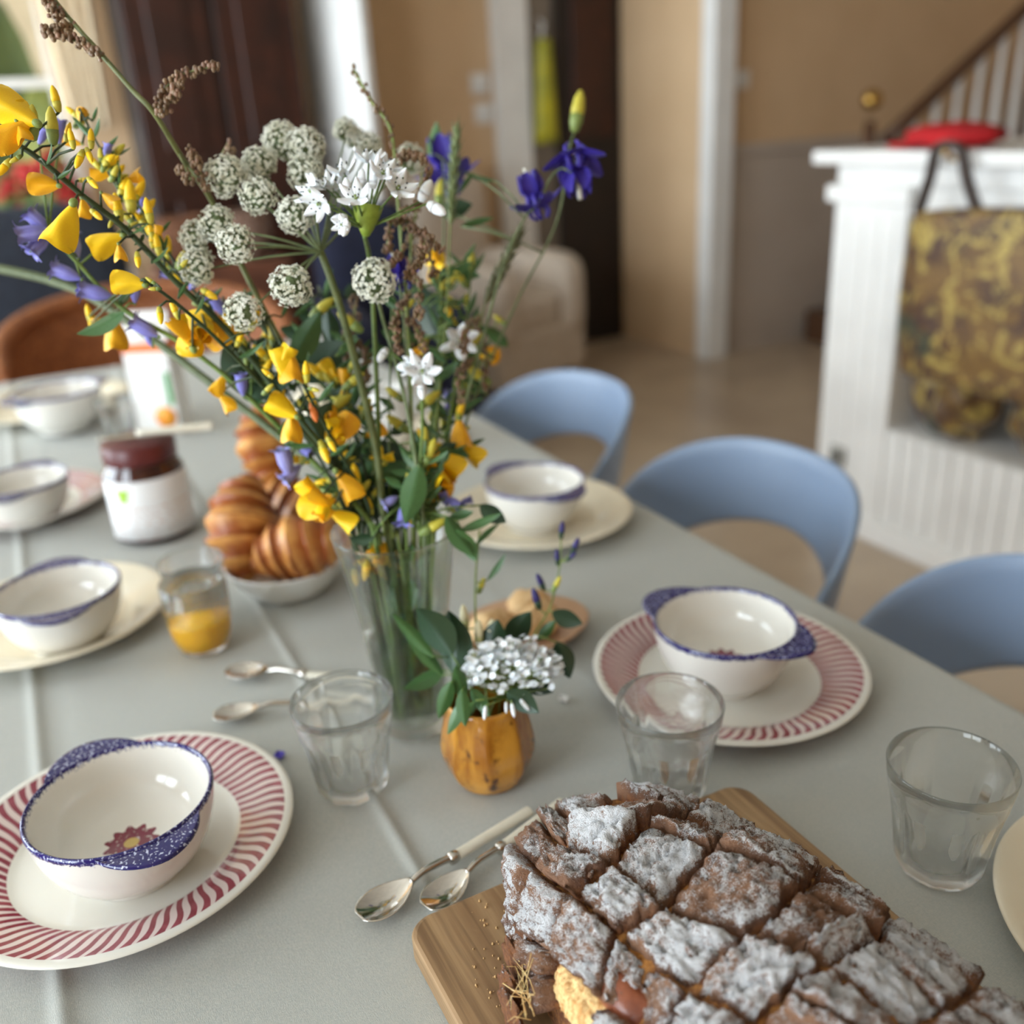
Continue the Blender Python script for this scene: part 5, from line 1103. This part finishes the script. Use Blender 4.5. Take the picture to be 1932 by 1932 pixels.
dock('brown dock seed string on the blue chair side of the bouquet', [(905,590,.79),(895,640,.785),(885,720,.78),(850,850,.76),(815,950,.745)], [[(895,620,.78),(915,660,.78),(915,730,.78)],[(890,680,.78),(870,700,.775),(870,760,.77)],[(900,600,.78),(880,620,.78),(875,660,.77)]], .0006, .0012, g_lite, 4, .006, hi=.42)
dock('pale buff dock seed string behind the thick umbel stalk', [(672,560,.76),(668,640,.755),(690,760,.75),(710,900,.74)], [[(668,600,.75),(650,640,.75),(655,690,.75)],[(668,640,.75),(690,670,.745),(690,720,.745)]], .0006, .0012, g_lite, 4, .006, hi=.42)
def spike(label, tip, base, rest, w_px, mat):
    path = stem_path([tip, base]+rest); t = thing('grass_spike', label, 'grass', path[-1], 0, 'wild flowers in the glass vase'); org = Vector(path[-1]); mb = MB(); n = len(path)
    mb.tube([p-org for p in path], [.0006+.0008*i/(n-1) for i in range(n)], 7); mb.build('stem', g_lite, t)
    A, B_ = Q(*tip), Q(*base); ax = (A-B_).normalized(); L = (A-B_).length; R = w_px*tip[2]/F; sp = MB(); bs = basis(ax, 0).to_3x3(); N_ = 46
    for i in range(N_):
        k = i/N_; ph = i*2.4; r = R*math.sin(math.pi*(.1+.86*k))**.7; c = B_+ax*L*k+bs @ Vector((math.cos(ph)*r*.55, math.sin(ph)*r*.55, 0)); d = (bs @ Vector((math.cos(ph)*.45, math.sin(ph)*.45, 1))).normalized()
        sp.ball((0,0,0), (.0016,.0016,.0052), 7, 6, 0, Matrix.Translation(c-org) @ basis(d, 0))
        sp.tube([c-org+d*.004, c-org+d*.011], [.0003,.0001], 4, 0)
    tag(sp.build('spikelets', mat, t), kind='stuff'); return t
spike('upright grey-green grass spike beside the star flowers', (862,235,.80), (850,415,.795), [(842,600,.78),(822,800,.76),(805,940,.745)], 14, g_grey)
spike('leaning grey-green grass spike near the purple columbine', (985,430,.80), (918,565,.80), [(895,680,.79),(850,840,.765),(815,950,.745)], 15, plant('spike_olive', S(120,122,86), S(92,94,62)))
# ------------------------------------------------------------------ columbines
sprig('columbine_stem', 'arching columbine stem with two nodding purple flowers toward the dark door', [(1078,326,.80),(1058,318,.80),(1036,340,.80),(1018,382,.80),(990,412,.80),(950,500,.795),(900,680,.785),(840,880,.755)], .0008, .0014, g_grey, [('K',1090,338,.1,.95,95,.2,0),('K',1002,352,-.3,-.75,82,.3,0),('N',905,330,-.9,-.3,60,.1,.02),('N',900,420,.9,-.2,60,.1,.02),('N',880,345,-.5,.8,44,.1,.02)], 'columbine')
sprig('columbine_stem', 'columbine stem with a green-yellow bud standing above the purple flowers', [(1072,290,.86),(1050,420,.85),(980,560,.83),(900,740,.80),(840,900,.76)], .0009, .0014, g_grey, [('g',1090,210,.15,-1,74,.1,0),('g',830,365,.1,-1,54,.1,.02)], 'columbine')
sprig('columbine_stem', 'columbine stem with a purple flower half hidden behind the grass spike', [(836,300,.84),(838,420,.83),(830,600,.81),(815,850,.77)], .0008, .0013, g_grey, [('K',836,290,-.2,-.8,100,.2,.01),('L',815,260,.2,-1,60,.1,0),('D',860,395,.8,-.2,60,.1,0),('L',810,560,-.4,-.8,90,.1,0)], 'columbine')
sprig('columbine_stem', 'columbine stem with dark violet petals just behind the single white globe', [(752,520,.69),(765,650,.70),(775,850,.725)], .0008, .0013, g_grey, [('K',748,500,-.2,-.6,66,.6,0)], 'columbine')
# ================================================================== amber pot with posy
PC = at(925, 1462)
amb = NT('amber_glaze'); amb.p(rough=.14, coat=.4)
an = amb.noise(1, 4, .6, vec=amb.scalev((60,60,16)), dist=.4); an2 = amb.noise(70, 3)
amb.base(amb.mix(amb.smooth(an2, .58, .72), amb.mix(amb.smooth(an, .32, .68), S(206,146,54), S(150,92,26)), S(84,50,24))); amb = amb.m
pot = thing('amber_pot', 'small faceted amber glazed pot holding a posy', 'pot', PC, .35)
po = [(0,0),(.022,0),(.0275,.004),(.0335,.014),(.0360,.024),(.0355,.036),(.0325,.052),(.0300,.064),(.0295,.071),(.0275,.0725),(.0262,.070)]
pi_ = [(.0268,.062),(.029,.05),(.0315,.034),(.030,.016),(.02,.006),(0,.005)]
MB().lathe([(max(0,p.x), p.z) for p in spline([(r,0,z) for r, z in po+pi_], 2)], 96, rf=lambda a, t, z: 1+(facet(a,8)-1)*.8*min(1,z/.005)*max(0,1-max(0,z-.056)/.016)).build('pot_body', amb, pot)
def posy(name, label, pts, r0, r1, mat, items, cat='flower'):
    ps = pts; path = spline([Q(*p) for p in ps]+[PC+Vector((rf_.gauss(0,.008), rf_.gauss(0,.008), .062)), PC+Vector((rf_.gauss(0,.006), rf_.gauss(0,.006), .008))], 7)
    t = thing(name, label, cat, path[-1], 0, 'posy in the amber pot'); org = Vector(path[-1]); mb = MB(); n = len(path); mb.tube([p-org for p in path], [r0+(r1-r0)*i/(n-1) for i in range(n)], 8)
    for kd, px, py, vx, vy, L in items:
        s = nearest_px(path, px, py); d = depth_of(s)+rf_.uniform(-.012,.006); ax = (RIGHT*vx+DOWN*vy-FWD*.25).normalized(); rim = PC+Vector((0,0,.0725)); bad = True
        for k in range(22):
            c = Q(px, py, d); size = L*d/F*1.05; b = c-ax*size*.5; wd_ = size*({'L':.2,'D':.28,'N':.1}.get(kd, .15)); bad = False
            for f in (0,.25,.5,.75,1):
                p = b+ax*size*f
                if p.z < rim.z+.002+wd_*.3 and math.hypot(p.x-PC.x, p.y-PC.y) < .039+wd_*.6: bad = True
                if p.z < TT+VH and math.hypot(p.x-VC.x, p.y-VC.y) < vase_r(p.z)+.003+wd_: bad = True
            if not bad: break
            d -= .005
        put(MESH[kd], NAME[kd], t, b, ax, size, rf_.uniform(-.6,.6)); h = Vector((b.x-PC.x, b.y-PC.y, 0)); s = min((q for q in path if q.z > rim.z), key=lambda q: (q-b).length)
        mid = (s+b)/2 if b.z > rim.z+.004 or h.length < .001 else rim+h.normalized()*.033+Vector((0,0,.005))
        mb.tube([s-org, mid-org, b+ax*size*.03-org], .0006, 6)
    mb.build('stem', mat, t); return t, path
MESH['v'] = bud_mesh([plant('lavender_dark', S(58,50,120), S(44,36,92)), g_leafd]); NAME['v'] = 'bud'; MESH['u'] = BUDW; NAME['u'] = 'bud'; MESH['y'] = bud_mesh([plant('cream_bud', S(236,226,186), None), plant('cream_stalk', S(200,200,140), None)]); NAME['y'] = 'bud'
posy('lavender_stem', 'thin stem of dark violet buds leaning toward the red striped plate', [(1058,1060,.77),(1040,1140,.755),(1000,1210,.74)], .0006, .001, g_lite, [('v',1060,1000,.1,-1,34),('v',1085,1030,.4,-.9,34),('v',1052,1052,-.1,-1,34),('v',1078,1050,.6,-.6,26),('v',1020,1098,-.4,-.9,36),('g',1050,1102,.4,-.8,34),('v',1012,1130,-.3,-.9,44),('D',1070,1165,.9,.3,60),('D',1062,1245,.3,.9,70),('L',1030,1190,.6,-.7,50)], 'lavender')
posy('lavender_stem', 'thin upright green stem of the posy nearest the vase', [(905,1000,.75),(897,1100,.745),(900,1200,.735)], .0008, .001, g_lite, [('N',920,1010,.7,-.6,60),('L',880,1030,-.5,-.8,70),('N',935,1070,.5,-.8,60),('g',908,1105,.3,-.8,34),('y',876,1165,-.1,-1,50),('y',903,1195,0,-1,52),('y',925,1190,.2,-1,48)], 'stem')
posy('posy_leaves', 'dark green leaves spilling over the amber pot beside the vase', [(868,1200,.735),(872,1260,.73)], .0008, .001, g_mid, [('D',820,1195,-.6,-.8,110),('D',850,1215,-.1,-1,120),('L',800,1280,-.8,.3,80),('L',840,1320,-.3,.9,70),('L',875,1335,.1,.9,66),('L',905,1325,.5,.7,60),('D',985,1325,.8,.5,70),('D',1010,1290,.9,.4,70),('L',870,1290,-.2,-.9,70),('D',930,1215,.2,-1,90),('D',980,1190,.5,-.8,80),('L',855,1355,-.4,.9,60),('N',800,1230,-.6,-.8,120),('N',780,1200,-.7,-.8,110)], 'leaves')
posy('posy_leaves', 'small white-budded sprig hanging over the amber pot rim', [(965,1300,.70),(960,1320,.70)], .0006, .0008, g_lite, [('u',968,1340,.2,1,26),('u',990,1330,.6,.7,26),('u',915,1345,-.1,1,26),('u',882,1295,-.6,.4,28),('u',955,1335,0,1,20),('L',890,1340,-.4,.9,40)], 'leaves')
tp, path = posy('white_posy_flower', 'dense flat white flower cluster in the amber pot', [(965,1275,.705),(955,1310,.71)], .0012, .0014, g_mid, [])
rs = random.Random(8); mb = MB(); org = Vector(tp.location)
for i in range(420):
    a = rs.random()*6.283; q = math.sqrt(rs.random()); c = Q(966, 1258, .705)+RIGHT*(.037*q*math.cos(a))+Vector((FWD.x,FWD.y,0)).normalized()*(.026*q*math.sin(a))+Vector((0,0,1))*(.016*(1-q*q)+rs.gauss(0,.005)-.004)
    d = Vector((rs.gauss(0,.4), rs.gauss(0,.4), 1)).normalized(); tb_ = basis(d, rs.random()*6).to_3x3(); s = .0026
    for w_ in range(5):
        aa = w_*1.2566; e = tb_ @ Vector((math.cos(aa), math.sin(aa), .15)); f_ = tb_ @ Vector((-math.sin(aa), math.cos(aa), 0)); pc_ = c-org+e*s*.75
        mb.add([c-org, pc_+f_*s*.55, pc_+e*s*.5, pc_-f_*s*.55], [(0,1,2),(0,2,3)], 0)
    if i % 3 == 0: mb.tube([Q(958,1312,.71)-org, c-org-Vector((0,0,.001))], .0004, 4, 1, cap=False)
tag(mb.build('florets', [whitep, g_lite], tp, smooth=False), kind='stuff')
